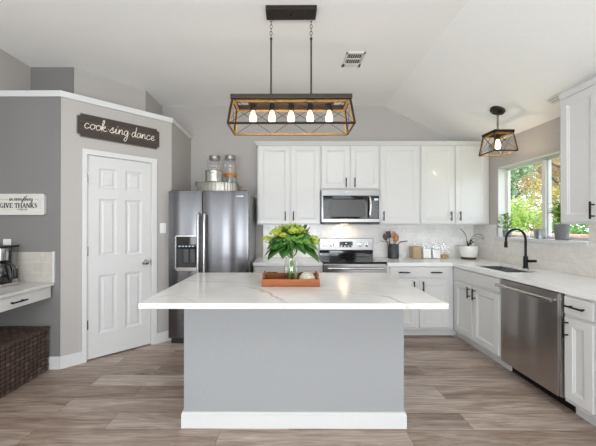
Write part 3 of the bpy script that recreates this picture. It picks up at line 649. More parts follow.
# ------------------------------------------------------------------ desk, drawer, basket
t = thing('built_in_desk', 'white built-in desk with stone top along the left wall', 'desk', (-2.235, 1.30, 0), PI/2)
MB().box(.0, 1.513, -.035, .512, .783, .810, .003).build('desk_top', M['deskstone'], t)
MB().box(.0, 1.50, .0, .50, .672, .782).build('desk_apron', M['cab'], t)
for (a, b) in ((.50, .93), (.94, 1.49)):
    dd = MB().box(a, b, -.02, -.001, .676, .778, .003).build('drawer', M['cab'], t)
    pull(dd, (a+b)/2-.08, .727, .14, False)
MB().box(.0, .04, .01, .50, .0, .671).build('end_panel', M['cab'], t)
# tile upstand on the dark wall
struct(MB().box(XL+.001, -2.212, PY-.009, PY-.0005, .8105, 1.096).build('trim_desk_splash', M['tiled']), 'beige tile splashback above the desk', 'backsplash')
struct(MB().box(-2.212, -2.197, PY-.012, PY-.0005, .8105, 1.100).build('trim_desk_edge', M['trim']), 'white tile edge strip beside the desk splashback', 'trim')
# wicker basket
t = thing('wicker_basket', 'long dark brown wicker basket under the desk', 'basket', (-2.462, 2.34, 0))
hx, hy, H = .235, .45, .405
MB().box(-hx+.012, hx-.012, -hy+.012, hy-.012, .005, H-.012).build('liner', M['wickerd'], t)
def weave(o, ax, sgn, L, nz=11):
    mb = MB(); n = int(2*L/.042); ch = (H-.012)/nz
    for i in range(n):
        for j in range(nz):
            a = -L+i*2*L/n; b = a+2*L/n; z0 = j*ch+.004; up = (i+j) % 2
            u0, u1 = (0, .011) if up else (.0, .008)
            if ax == 'x': x0, x1 = sorted((sgn*(hx-.012+u0), sgn*(hx-.012+u1))); mb.box(x0, x1, a+.006, b-.006, z0+.004, z0+ch-.004, .003)
            else: y0, y1 = sorted((sgn*(hy-.012+u0), sgn*(hy-.012+u1))); mb.box(a+.0015, b-.0015, y0, y1, z0+.002, z0+ch-.002, .002)
    mb.build('woven_panel', M['wicker'], t)
weave(t, 'x', 1, hy); weave(t, 'y', -1, hx-.01); weave(t, 'x', -1, hy)
mb = MB()
nx, ny = 14, 28
for i in range(nx):
    for j in range(ny):
        a = -hx+.01+i*(2*hx-.02)/nx; b = -hy+.01+j*(2*hy-.02)/ny; up = (i+j) % 2
        mb.box(a+.001, a+(2*hx-.02)/nx-.001, b+.001, b+(2*hy-.02)/ny-.001, H-.012, H-.002 if up else H-.007)
lid = mb.build('lid', M['wicker'], t)
MB().tube([(-hx, -hy, H-.006), (hx, -hy, H-.006), (hx, hy, H-.006), (-hx, hy, H-.006)], .008, 8, closed=True).build('rim', M['wicker'], t)

# ------------------------------------------------------------------ coffee maker
t = thing('coffee_maker', 'black and steel coffee maker with glass carafe on the desk', 'coffee maker', (-2.600, 2.645, .8105))
MB().box(-.12, .10, .056, .125, 0, .032, .004).box(-.12, .165, -.115, .056, 0, .032, .006).build('base', M['steel_l'], t)
MB().box(-.12, .02, -.10, .055, .033, .33, .008).build('rear_column', M['darkplastic'], t)
MB().box(-.12, .10, .060, .125, .033, .160, .004).build('control_tower', M['steel_l'], t)
MB().box(.1005, .104, .068, .117, .050, .140, .001).build('control_panel', M['blackgloss'], t)
MB().box(-.10, .09, .062, .122, .161, .335, .008).build('water_tank', glass_mat('tank_plastic', (.80, .81, .82), .3, .1), t)
MB().box(-.12, .105, -.105, .128, .336, .354, .006).build('lid', M['darkplastic'], t)
MB().lathe([(.03, .215), (.050, .23), (.055, .30), (.055, .335)], 24, (.085, -.035, 0)).build('brew_basket', M['steel_l'], t, True)
cf = MB().lathe([(.055, .033), (.068, .05), (.073, .10), (.066, .15), (.052, .18), (.052, .205), (.0001, .21)], 24, (.085, -.035, 0)).build('carafe', M['blackgloss'], t, True)
MB().tube(smooth_curve([(.13, -.03, .195), (.175, -.02, .19), (.195, -.015, .14), (.19, -.015, .08), (.15, -.02, .06)], 4), .010, 8).build('carafe_handle', M['darkplastic'], cf, True)

# outlet left + switch + backsplash outlets
def plate(name, label, cat, T, w=.072, h=.116, kind='rocker', group=None):
    t = thing(name, label, cat, group=group); t.matrix_world = T
    MB().box(-w/2, w/2, -.006, -.0005, -h/2, h/2, .002).build('cover_plate', M['plastic'], t)
    if kind == 'blank':
        for z in (-.022, .022): MB().box(-.015, .015, -.008, -.006, z-.014, z+.014, .002).build('socket', M['plastic'], t)
    elif kind == 'rocker': MB().box(-.017, .017, -.009, -.006, -.033, .033, .001).build('rocker', M['plastic'], t)
    else:
        for z in (-.022, .022): MB().box(-.015, .015, -.008, -.006, z-.014, z+.014, .002).build('socket', M['dgrey'], t)
    return t
plate('wall_outlet', 'white wall outlet above the coffee maker', 'outlet', Matrix.Translation((-2.648, PY, 1.160)), kind='blank')
plate('light_switch', 'white light switch between pantry door and refrigerator', 'light switch', Matrix.Translation(diag(.95, 0, 1.315)) @ Matrix.Rotation(DA, 4, 'Z'), w=.07)

# ------------------------------------------------------------------ lettering
GL = {
 'c': ([[(.75, .8), (.45, 1), (.12, .65), (.12, .25), (.4, 0), (.95, .3)]], .9),
 'o': ([[(.5, 1), (.12, .7), (.12, .2), (.45, 0), (.8, .35), (.75, .8), (.5, .98), (.75, .82), (1.05, .85)]], .95),
 'k': ([[(-.1, .3), (.35, 1.6), (.3, 2.15), (.12, 1.8), (.1, 0), (.18, .6), (.55, 1), (.62, .7), (.2, .55), (.6, .05), (1.0, .25)]], .95),
 's': ([[(-.1, .2), (.45, 1.1), (.45, .6), (.62, .25), (.35, 0), (.1, .12), (.5, .05), (.95, .3)]], .85),
 'i': ([[(-.05, .25), (.22, 1), (.2, .3), (.35, 0), (.7, .3)], [(.35, 1.45), (.37, 1.5)]], .65),
 'n': ([[(-.05, .25), (.15, 1), (.13, 0), (.25, .65), (.52, 1), (.66, .7), (.68, .1), (.98, .25)]], .95),
 'g': ([[(.75, .85), (.4, 1), (.1, .6), (.2, .1), (.55, .15), (.75, .95), (.72, -.6), (.45, -1.15), (.2, -.8), (.9, .25)]], .9),
 'd': ([[(.72, .8), (.4, 1), (.1, .5), (.3, 0), (.65, .4), (.82, 2.1), (.75, .2), (1.05, .2)]], .98),
 'a': ([[(.75, .85), (.4, 1), (.1, .5), (.3, 0), (.62, .3), (.78, 1), (.75, .15), (1.05, .25)]], 1.0),
 'e': ([[(-.05, .3), (.55, .6), (.58, .95), (.3, .95), (.14, .5), (.35, .03), (.9, .3)]], .85),
 'v': ([[(-.05, .7), (.15, 1), (.35, 0), (.68, 1), (1, .85)]], .95),
 'r': ([[(-.05, .2), (.2, 1.1), (.28, .85), (.6, .85), (.5, .3), (.62, 0), (.9, .25)]], .85),
 'y': ([[(-.05, .8), (.15, .3), (.4, .05), (.7, 1), (.6, -.6), (.35, -1.1), (.2, -.7), (.9, .25)]], .88),
 't': ([[(-.05, .3), (.32, 1.8), (.3, .3), (.42, 0), (.75, .3)], [(.0, 1.25), (.62, 1.35)]], .7),
 'h': ([[(-.05, .3), (.38, 1.8), (.25, 2.1), (.14, 0), (.25, .65), (.55, 1), (.66, .7), (.68, .1), (.98, .25)]], .95),
 '.': ([[(.2, .55), (.24, .55)]], .55), '-': ([[(-.2, .4), (1.2, .4)]], 1.0), ' ': ([], .5)}
def script(txt, width, r, y, mb):
    adv = 0; st = []
    for ch in txt:
        g, a = GL[ch]
        for s_ in g: st.append([(adv+px, pz) for px, pz in s_])
        adv += a
    k = width/adv
    for s_ in st:
        p = [(px*k-width/2+pz*k*.12, y, (pz-.5)*k) for px, pz in s_]
        if len(p) > 2: p = smooth_curve(p, 5)
        mb.tube(p, r*(1.8 if len(s_) == 2 and abs(s_[0][0]-s_[1][0]) < .1 else 1), 6)
    return k
# cook sing dance sign
t = thing('wall_sign', 'dark wooden sign with cream script above the pantry door', 'sign')
t.matrix_world = Matrix.Translation(diag(.513, 0, 2.327)) @ Matrix.Rotation(DA, 4, 'Z')
def notched(w, h, c, y0, y1):
    pts = []
    for sx, sz in ((-1, -1), (1, -1), (1, 1), (-1, 1)):
        cx, cz = sx*w/2, sz*h/2
        # concave quarter notch
        ar = [(cx-sx*c*math.cos(a), cz-sz*c*math.sin(a)) for a in [PI/2*i/5 for i in range(6)]]
        a_first = ar if (sx*sz < 0) else ar[::-1]
        pts += a_first[::-1] if False else a_first
    return pts
def flat_poly(mb, pts, y0, y1):
    n = len(pts); vs = [(x, y0, z) for x, z in pts]+[(x, y1, z) for x, z in pts]
    mb.add(vs, [tuple(range(n)), tuple(range(n, 2*n))[::-1]]+[(i, i+n, (i+1) % n+n, (i+1) % n) for i in range(n)])
def notched_pts(w, h, c):
    P = []
    for sx, sz, a0 in ((-1, -1, 0), (1, -1, 1), (1, 1, 0), (-1, 1, 1)):
        arc_ = []
        for i in range(6):
            a = PI/2*i/5; arc_.append((sx*w/2-sx*c*math.sin(a), sz*h/2-sz*c*math.cos(a)))
        # from side edge (a=0 -> on x=edge) to the horizontal edge (a=pi/2)
        P += arc_ if a0 == 0 else arc_[::-1]
    return P
mb = MB(); flat_poly(mb, notched_pts(.785, .232, .028), -.012, -.0005); mb.build('sign_edge', M['signedge'], t)
mb = MB(); flat_poly(mb, notched_pts(.772, .219, .028), -.016, -.012); bd = mb.build('sign_board', M['sign'], t)
mb = MB()
for z in (-.038, .038): mb.box(-.375, .375, -.0165, -.016, z-.0008, z+.0008)
mb.build('plank_seam', M['signedge'], bd)
mb = MB(); script('cook.sing.dance', .67, .0034, -.018, mb); mb.build('script_lettering', M['letter'], bd)
# in everything give thanks
t = thing('wall_sign', 'whitewashed sign reading GIVE THANKS on the dark grey wall', 'sign', (-2.51, PY, 1.543))
W2, H2 = .46, .196
b2 = MB().box(-W2/2+.012, W2/2-.012, -.012, -.0005, -H2/2+.01, H2/2-.01).build('sign_board', M['signw'], t)
MB().box(-W2/2, -W2/2+.022, -.03, -.0005, -H2/2, H2/2, .002).box(W2/2-.022, W2/2, -.03, -.0005, -H2/2, H2/2, .002).box(-W2/2, W2/2, -.024, -.0005, -H2/2, -H2/2+.011).box(-W2/2, W2/2, -.024, -.0005, H2/2-.011, H2/2).build('sign_frame', M['trim'], t)
SER = {  # thick strokes T, thin strokes t, in a 1 x 1 box
 'G': [('T', .12, .25, .12, .75), ('t', .12, .8, .4, 1), ('t', .4, 1, .75, .85), ('t', .12, .2, .4, 0), ('t', .4, 0, .75, .1), ('T', .72, .1, .72, .42), ('t', .5, .42, .88, .42)],
 'I': [('T', .25, 0, .25, 1), ('t', .05, 1, .45, 1), ('t', .05, 0, .45, 0)],
 'V': [('T', .12, 1, .45, 0), ('t', .45, 0, .8, 1), ('t', 0, 1, .28, 1), ('t', .65, 1, .95, 1)],
 'E': [('T', .18, 0, .18, 1), ('t', 0, 1, .7, 1), ('t', 0, 0, .72, 0), ('t', .18, .52, .55, .52), ('t', .7, 1, .7, .8), ('t', .72, 0, .72, .2)],
 'T': [('T', .42, 0, .42, 1), ('t', 0, 1, .85, 1), ('t', .25, 0, .6, 0), ('t', 0, 1, 0, .8), ('t', .85, 1, .85, .8)],
 'H': [('T', .15, 0, .15, 1), ('T', .78, 0, .78, 1), ('t', .15, .5, .78, .5), ('t', 0, 1, .32, 1), ('t', 0, 0, .32, 0), ('t', .62, 1, .94, 1), ('t', .62, 0, .94, 0)],
 'A': [('t', .1, 0, .45, 1), ('T', .45, 1, .8, 0), ('t', .25, .35, .65, .35), ('t', 0, 0, .25, 0), ('t', .62, 0, .95, 0)],
 'N': [('t', .12, 0, .12, 1), ('T', .15, 1, .8, 0), ('t', .82, 0, .82, 1), ('t', 0, 0, .28, 0), ('t', .68, 1, .95, 1)],
 'K': [('T', .15, 0, .15, 1), ('t', .18, .4, .75, 1), ('T', .35, .55, .8, 0), ('t', 0, 1, .32, 1), ('t', 0, 0, .32, 0), ('t', .6, 1, .9, 1), ('t', .65, 0, .95, 0)],
 'S': [('t', .65, .85, .35, 1), ('t', .35, 1, .12, .78), ('T', .14, .74, .62, .3), ('t', .62, .25, .35, 0), ('t', .35, 0, .08, .15)], ' ': []}
mb = MB(); adv = 0; h = .042; pos = []
wd = dict(G=.98, I=.55, V=.98, E=.84, T=.92, H=1.05, A=1.0, N=1.05, K=1.0, S=.8); wd[' '] = .45
tot = sum(wd[c] for c in 'GIVE THANKS'); kx = .355/tot
for ch in 'GIVE THANKS':
    for (kd, x0, z0, x1, z1) in SER[ch]:
        a = Vector(((adv+x0)*kx-.355/2, -.0135, z0*h-.032)); b = Vector(((adv+x1)*kx-.355/2, -.0135, z1*h-.032))
        d_ = (b-a).normalized(); wv = Vector((-d_.z, 0, d_.x))*(.0042 if kd == 'T' else .0017)
        a2 = a-d_*.001; b2_ = b+d_*.001
        v = [a2-wv, b2_-wv, b2_+wv, a2+wv]; vv = [(q.x, -.0145, q.z) for q in v]+[(q.x, -.012, q.z) for q in v]
        mb.add(vv, [(0, 1, 2, 3), (7, 6, 5, 4), (0, 4, 5, 1), (1, 5, 6, 2), (2, 6, 7, 3), (3, 7, 4, 0)])
    adv += wd[ch]
o = mb.build('capital_lettering', M['ink'], b2); o.location = (-.022, 0, 0)
mb = MB(); script('in everything', .22, .0020, -.0135, mb)
o = mb.build('script_lettering', M['ink'], b2); o.location = (.0, 0, .045)
MB().box(-.205, -.12, -.0135, -.012, .044, .046).box(.125, .165, -.0135, -.012, .044, .046).build('rule_line', M['ink'], b2)
def text_mesh(txt, size, mtl, name, parent, loc, rot):
    cu = bpy.data.curves.new('t', 'FONT'); cu.body = txt; cu.size = size; cu.extrude = .0006; cu.align_x = 'CENTER'; cu.offset = .0002
    ob = bpy.data.objects.new('t', cu); C.objects.link(ob); bpy.context.view_layer.update()
    me = bpy.data.meshes.new_from_object(ob.evaluated_get(bpy.context.evaluated_depsgraph_get())); bpy.data.objects.remove(ob)
    me.materials.clear(); me.materials.append(mtl); o = bpy.data.objects.new(name, me); C.objects.link(o); o.parent = parent
    o.location = loc; o.rotation_euler = rot; return o
text_mesh('1 THES 5:18', .019, M['ink'], 'verse_lettering', b2, (.01, -.0128, -.055), (PI/2, 0, 0))

# ------------------------------------------------------------------ island pendant
cx_, cy_ = .018, 2.35
t = thing('pendant_light', 'long bronze cage pendant with five bulbs above the island', 'pendant light', (cx_, cy_, 2.10))
Z0, Z1 = 0, .205
def bar(mb, a, b, w=.009, T=None): mb.tube([a, b], w, 4)
lo = [(-.468, -.141), (.468, -.141), (.468, .141), (-.468, .141)]; hi = [(-.440, -.105), (.440, -.105), (.440, .105), (-.440, .105)]
mb = MB()
for i in range(4):
    a, b = lo[i], lo[(i+1) % 4]; mb.tube([(a[0], a[1], Z0), (b[0], b[1], Z0)], .0085, 4)
    mb.tube([(lo[i][0], lo[i][1], Z0), (hi[i][0], hi[i][1], Z1)], .0085, 4)
mb.build('cage_frame', M['bronze'], t)
mb = MB()   # golden inner faces of the frame
for i in range(4):
    a, b = Vector(lo[i]+(Z0,)), Vector(lo[(i+1) % 4]+(Z0,)); c = Vector((0, 0, .1)); m_ = (a+b)/2; n_ = Vector((-m_.x if i % 2 else 0, -m_.y if not i % 2 else 0, 0)).normalized()*.008
    mb.tube([a+n_, b+n_], .0065, 4)
    a, b = Vector(hi[i]+(Z1-.022,)), Vector(hi[(i+1) % 4]+(Z1-.022,)); mb.tube([a+n_*1.2, b+n_*1.2], .011, 4)
    q = Vector(hi[i]+(Z1-.01,)); p0 = Vector(lo[i]+(Z0,)); k_ = Vector((-math.copysign(.008, p0.x), -math.copysign(.008, p0.y), 0)); mb.tube([p0+k_, q+k_], .0065, 4)
mb.build('cage_liner', M['gold'], t)
mb = MB(); mb.box(-.455, .455, -.118, -.090, Z1-.012, Z1+.022, .003).box(-.455, .455, .090, .118, Z1-.012, Z1+.022, .003).box(-.455, -.425, -.09, .09, Z1-.012, Z1+.022, .003).box(.425, .455, -.09, .09, Z1-.012, Z1+.022, .003)
mb.build('top_frame', M['bronze'], t)
mb = MB()
for sy in (-1, 1):
    for i in range(3):
        xa = lambda q, z: (-.468+q*.936/3)*(1-(z*.06))
        L0, L1 = -.462+i*.308, -.462+(i+1)*.308; U0, U1 = L0*.945, L1*.945
        mb.tube([(L0, sy*.141, Z0), (U1, sy*.105, Z1-.01)], .0021, 6).tube([(L1, sy*.141, Z0), (U0, sy*.105, Z1-.01)], .0021, 6)
for sx in (-1, 1):
    mb.tube([(sx*.468, -.141, Z0), (sx*.44, .105, Z1-.01)], .0021, 6).tube([(sx*.468, .141, Z0), (sx*.44, -.105, Z1-.01)], .0021, 6)
mb.build('cross_wires', M['bronze'], t)
MB().box(-.335, .335, -.022, .022, Z1-.010, Z1+.008, .003).box(-.43, .43, -.012, .012, Z1+.008, Z1+.02).build('socket_bar', mat('brown_socket_bar', '5a453a', .5, .3), t)
bp_ = [(.006, -.108), (.016, -.107), (.026, -.095), (.031, -.078), (.030, -.062), (.022, -.038), (.0145, -.015), (.013, 0)]
for i in range(5):
    x = (i-2)*.149
    s_ = MB().lathe([(.013, -.062), (.021, -.060), (.021, -.022), (.017, -.012), (.017, 0)], 16, (x, 0, Z1)).build('socket', M['bronze'], t, True)
    MB().lathe([(max(r*.92, .0001), z) for r, z in bp_], 20, (x, 0, Z1-.05)).build('bulb', M['bulb'], s_, True)
    light('pendant_bulb_light', 'POINT', (cx_+x, cy_, 2.10+Z1-.19), None, .8, (1, .8, .55), .03)
for sx in (-.157, .157):
    MB().tube([(sx, 0, Z1+.02), (sx, 0, .70)], .0065, 8).tube([(sx, 0, .70), (sx, 0, .715)], .009, 8).build('rod', M['bronze'], t, True)
    mb = MB(); nl = 7; zc0, zc1 = .712, .897
    for j in range(nl):
        z = zc0+(j+.5)*(zc1-zc0)/nl; hh = (zc1-zc0)/nl*.62; pts = []
        for q in range(12):
            a = 2*PI*q/12; u, v = .009*math.cos(a), hh*math.sin(a); pts.append((sx+u, 0, z+v) if j % 2 else (sx, u, z+v))
        mb.tube(pts, .0022, 5, closed=True)
    mb.build('chain', M['bronze'], t, True)
MB().box(-.197, .197, -.061, .061, .896, .9305, .004).build('canopy', M['bronze'], t)
MB().sphere((0, 0, .895), .011, 12).build('canopy_screw', M['black'], t, True)

# ------------------------------------------------------------------ sink lantern
lx, ly = 2.232, 3.215
zl = 2.118; zc = ZC-(lx-XK)*sl
t = thing('lantern_pendant', 'small bronze cage lantern with one bulb above the sink', 'pendant light', (lx, ly, zl))
a0, a1, hh = .122, .094, .205
lo = [(-a0, -a0), (a0, -a0), (a0, a0), (-a0, a0)]; hi = [(-a1, -a1), (a1, -a1), (a1, a1), (-a1, a1)]
mb = MB(); mg = MB(); mw_ = MB()
for i in range(4):
    j = (i+1) % 4; mb.tube([lo[i]+(0,), lo[j]+(0,)], .007, 4).tube([lo[i]+(0,), hi[i]+(hh,)], .007, 4)
    P_ = lambda p, k, z: (p[0]*k, p[1]*k, z)
    mg.tube([P_(lo[i], .93, .001), P_(lo[j], .93, .001)], .0055, 4).tube([P_(hi[i], .90, hh-.014), P_(hi[j], .90, hh-.014)], .010, 4).tube([P_(lo[i], .93, .0), P_(hi[i], .92, hh)], .0045, 4)
    mw_.tube([lo[i]+(0,), hi[j]+(hh,)], .0024, 5).tube([lo[j]+(0,), hi[i]+(hh,)], .0024, 5)
mb.build('cage_frame', M['bronze'], t); mg.build('cage_liner', M['gold'], t); mw_.build('cross_wires', M['bronze'], t)
mb = MB(); e = .104
mb.box(-e, e, -e, -e+.025, hh-.008, hh+.018, .003).box(-e, e, e-.025, e, hh-.008, hh+.018, .003).box(-e, -e+.025, -e, e, hh-.008, hh+.018, .003).box(e-.025, e, -e, e, hh-.008, hh+.018, .003).box(-.012, .012, -e, e, hh-.004, hh+.012).box(-e, e, -.012, .012, hh-.004, hh+.012)
mb.build('top_frame', M['bronze'], t)
s_ = MB().lathe([(.015, hh-.06), (.022, hh-.058), (.022, hh-.02), (.018, hh-.004)], 16).build('socket', M['bronze'], t, True)
MB().lathe([(max(r*.95, .0001), z+hh-.052) for r, z in bp_], 20).build('bulb', M['bulb'], s_, True)
light('lantern_bulb_light', 'POINT', (lx, ly, zl+.02), None, 2.0, (1, .8, .55), .03)
mb = MB(); z0_, z1_ = hh+.014, zc-zl-.02; nl = 9
for j in range(nl):
    z = z0_+(j+.5)*(z1_-z0_)/nl; h2 = (z1_-z0_)/nl*.62; pts = []
    for q in range(12):
        a = 2*PI*q/12; u, v = .009*math.cos(a), h2*math.sin(a); pts.append((u, 0, z+v) if j % 2 else (0, u, z+v))
    mb.tube(pts, .0032, 5, closed=True)
mb.build('chain', M['bronze'], t, True)
Tc = Matrix.Translation((0, 0, zc-zl)) @ Matrix.Rotation(math.atan(sl), 4, 'Y')
MB().lathe([(.015, -.045), (.02, -.03), (.05, -.026), (.070, -.018), (.074, -.001)], 28, T=Tc).build('canopy', M['bronze'], t, True)
for s2 in (-1, 1): MB().sphere((0, s2*.045, -.027), .008, 10, T=Tc).build('canopy_screw', M['black'], t, True)

# ------------------------------------------------------------------ ceiling vents
t = thing('ceiling_vent', 'white louvred vent on the flat ceiling right of the pendant', 'vent', (.655, 3.045, ZC))
vx, vy = .095, .135
MB().box(-vx, vx, -vy, -vy+.03, -.010, -.0005, .002).box(-vx, vx, vy-.065, vy, -.010, -.0005, .002).box(-vx, -vx+.022, -vy, vy, -.010, -.0005, .002).box(vx-.022, vx, -vy, vy, -.010, -.0005, .002).box(-vx, vx, -.026, -.014, -.010, -.0005, .001).build('frame', M['ventw'], t)
mb = MB()
for i in range(7):
    x = -vx+.03+i*.0215; mb.box(x, x+.003, -vy+.03, vy-.065, -.009, -.001)
mb.build('louvres', M['ventw'], t)
MB().box(-vx+.02, vx-.02, -vy+.03, vy-.06, -.003, -.0006).build('backing', M['slot'], t)
vp = (2.41, 2.70)
t = thing('ceiling_vent', 'small white slotted vent on the sloped ceiling by the right cabinet', 'vent')
t.matrix_world = Matrix.Translation((vp[0], vp[1], ZC-(vp[0]-XK)*sl)) @ Matrix.Rotation(math.atan(sl), 4, 'Y')
MB().box(-.045, .045, -.085, .085, -.007, -.0005, .002).build('frame', M['ventw'], t)
mb = MB()
for i in range(2): mb.box(-.022+i*.03, -.016+i*.03, -.07, .07, -.009, -.007)
mb.build('louvres', mat('vent_slot_grey', 'a5a29c', .6), t)

# ------------------------------------------------------------------ island decor
tx, ty = .013, 2.225
t = thing('wooden_tray', 'reddish-brown wooden tray on the island', 'tray', (tx, ty, IZ))
wx, wy, th = .202, .150, .012
MB().box(-wx, wx, -wy, wy, 0, .010, .002).build('tray_base', M['traywood'], t)
for sy in (-1, 1): MB().box(-wx, wx, *sorted((sy*wy, sy*(wy-th))), .0101, .052, .003).build('side', M['traywood'], t)
for sx in (-1, 1):
    mb = MB(); x0, x1 = sorted((sx*wx, sx*(wx-th)))
    mb.box(x0, x1, -wy+th, -.075, .0101, .052, .002).box(x0, x1, .075, wy-th, .0101, .052, .002).box(x0, x1, -.075, .075, .0101, .035, .002)
    mb.box(x0, x1, -.075, -.06, .034, .075, .003).box(x0, x1, .06, .075, .034, .075, .003).box(x0, x1, -.075, .075, .063, .078, .003)
    mb.build('handle', M['traywood'], t)
# vase
vx_, vy_ = .020, 2.215; VZ = IZ+.0105
t = thing('glass_vase', 'clear glass vase of water in the wooden tray', 'vase', (vx_, vy_, VZ))
MB().lathe([(.035, 0), (.046, .004), (.052, .05), (.056, .10), (.05, .14), (.04, .165), (.046, .19), (.044, .19), (.037, .165), (.047, .14), (.053, .10), (.049, .05), (.043, .010), (.0001, .010)], 28).build('vase_body', M['glass'], t, True)
MB().lathe([(.0001, .011), (.041, .011), (.047, .05), (.050, .09), (.0001, .09)], 24).build('water', M['water'], t, True)
# bouquet
t = thing('flower_bouquet', 'bouquet of chartreuse blooms and broad green leaves in the vase', 'flowers', (vx_, vy_, VZ+.012))
rnd = random.Random(3)
mb = MB(); ends = []
for i in range(16):
    a = rnd.uniform(0, 2*PI); r0 = rnd.uniform(.02, .040); r1 = rnd.uniform(.05, .15); b = a+PI+rnd.uniform(-.6, .6)
    e_ = (r1*math.cos(b), r1*math.sin(b), rnd.uniform(.24, .33)); ends.append(e_)
    mb.tube(smooth_curve([(r0*math.cos(a), r0*math.sin(a), .0), (0.3*r0*math.cos(a), .3*r0*math.sin(a), .14), (.4*e_[0], .4*e_[1], .2), e_], 4), .0032, 5)
mb.build('stems', M['stem'], t, True)
def leaf(mb, base, dirv, L, Wd, droop=.25, fold=.12, nseg=6, up=Vector((0, 0, 1))):
    d = Vector(dirv).normalized(); s2 = d.cross(up)
    if s2.length < 1e-3: s2 = Vector((1, 0, 0))
    s2.normalize(); n2 = s2.cross(d).normalized(); vs = []; fs = []
    for i in range(nseg+1):
        u = i/nseg; wv = Wd*math.sin(PI*min(1, u**.85))**.62*.5 if 0 < u < 1 else .0006
        c = Vector(base)+d*L*u-Vector((0, 0, 1))*droop*L*u*u
        vs += [tuple(c-s2*wv+n2*wv*fold), tuple(c), tuple(c+s2*wv+n2*wv*fold)]
    for i in range(nseg):
        for j in (0, 1): a = i*3+j; fs.append((a, a+1, a+4, a+3))
    mb.add(vs, fs)
def leaf_build(mb, name, m, parent, th=.0008):
    o = mb.build(name, m, parent, True); md = o.modifiers.new('thickness', 'SOLIDIFY'); md.thickness = th; return o
ring = [(-172, .05, .17, .15, .75), (-150, .03, .16, .16, .75), (-115, .03, .12, .12, .8), (-85, .06, .11, .11, .6), (-55, .05, .13, .12, .7), (-28, .03, .18, .19, .75), (-8, .06, .17, .14, .6), (30, .04, .14, .12, .6), (70, .04, .14, .12, .5), (110, .04, .14, .12, .5), (150, .04, .15, .13, .6)]
for (deg, z, L, Wd, dr_) in ring:
    a = math.radians(deg); mb = MB()
    leaf(mb, (.025*math.cos(a), .025*math.sin(a), .215+z), (math.cos(a), math.sin(a), .25), L*1.1, Wd, dr_)
    leaf_build(mb, 'leaf', M['leaf'], t)
for i in range(80):          # dome of overlapping leaves
    ph = math.acos(1-1.15*(i+.5)/80); th_ = i*2.39996
    q = Vector((math.sin(ph)*math.cos(th_), math.sin(ph)*math.sin(th_), math.cos(ph)))
    c = Vector((q.x*.125, q.y*.11, .275+q.z*.10)); tan = Vector((q.x+rnd.uniform(-.5, .5), q.y+rnd.uniform(-.5, .5), rnd.uniform(-.35, .35)))
    mb = MB(); leaf(mb, c-tan.normalized()*.03, tan, rnd.uniform(.07, .11), rnd.uniform(.04, .065), rnd.uniform(.2, .6), up=q)
    leaf_build(mb, 'leaf', M['leaf'] if i % 4 else M['leaf2'], t)
for i in range(30):          # thin spiky sprigs above the dome
    a = rnd.uniform(0, 2*PI); r0 = rnd.uniform(.03, .12)
    mb = MB(); leaf(mb, (r0*math.cos(a), r0*math.sin(a), .35), (math.cos(a)*.5, math.sin(a)*.5, 1), rnd.uniform(.05, .08), .024, .1)
    leaf_build(mb, 'leaf', M['leaf'], t)
for (x, y, z, r) in ((-.182, -.02, .300, .032), (-.115, -.085, .345, .036), (-.06, -.115, .335, .024), (.01, -.11, .365, .030), (.055, -.075, .372, .034), (.015, .0, .395, .032), (-.05, .0, .385, .028), (.178, -.02, .285, .032), (.160, -.06, .315, .024), (-.09, .07, .35, .03), (.10, .08, .35, .03), (-.10, -.02, .37, .026)):
    mb = MB()
    for k in range(120):
        q = Vector((rnd.gauss(0, 1), rnd.gauss(0, 1), rnd.gauss(.5, .8))).normalized()
        c = Vector((x, y, z))+Vector((q.x*1.15, q.y*1.15, q.z*.7))*r*rnd.uniform(.55, 1.2); s2 = q.cross(Vector((.3, .2, 1))).normalized(); n2 = q.cross(s2); w_ = r*rnd.uniform(.16, .25)
        vs = [tuple(c+q*w_*.35)]
        for m_ in range(8):
            a = m_*PI/4; rr = w_*(1.3 if m_ % 2 == 0 else .6); vs.append(tuple(c+s2*rr*math.cos(a)+n2*rr*math.sin(a)))
        vs.append(tuple(c-q*w_*.4)); mb.add(vs, [(0, 1+m_, 1+(m_+1) % 8) for m_ in range(8)]+[(9, 1+(m_+1) % 8, 1+m_) for m_ in range(8)])
    mb.build('blossom', M['blossom'], t)
for k in range(6):
    x, y, z = rnd.uniform(-.06, .08), -.11, rnd.uniform(.25, .33); MB().sphere((x, y, z), .011, 8, sz=.8).sphere((x+.014, y-.003, z+.006), .009, 8).build('bud', M['fresh'], t, True)
# ceramic candle pot
t = thing('ceramic_bowl', 'small speckled cream lidded pot at the right end of the tray', 'bowl', (.135, 2.195, VZ))
MB().lathe([(.035, 0), (.052, .01), (.060, .032), (.052, .052), (.038, .058)], 28).build('pot_body', M['ceramic'], t, True)
MB().lathe([(.040, .0585), (.040, .064), (.030, .070), (.008, .072), (.0001, .073)], 28).build('lid', M['ceramic'], t, True)

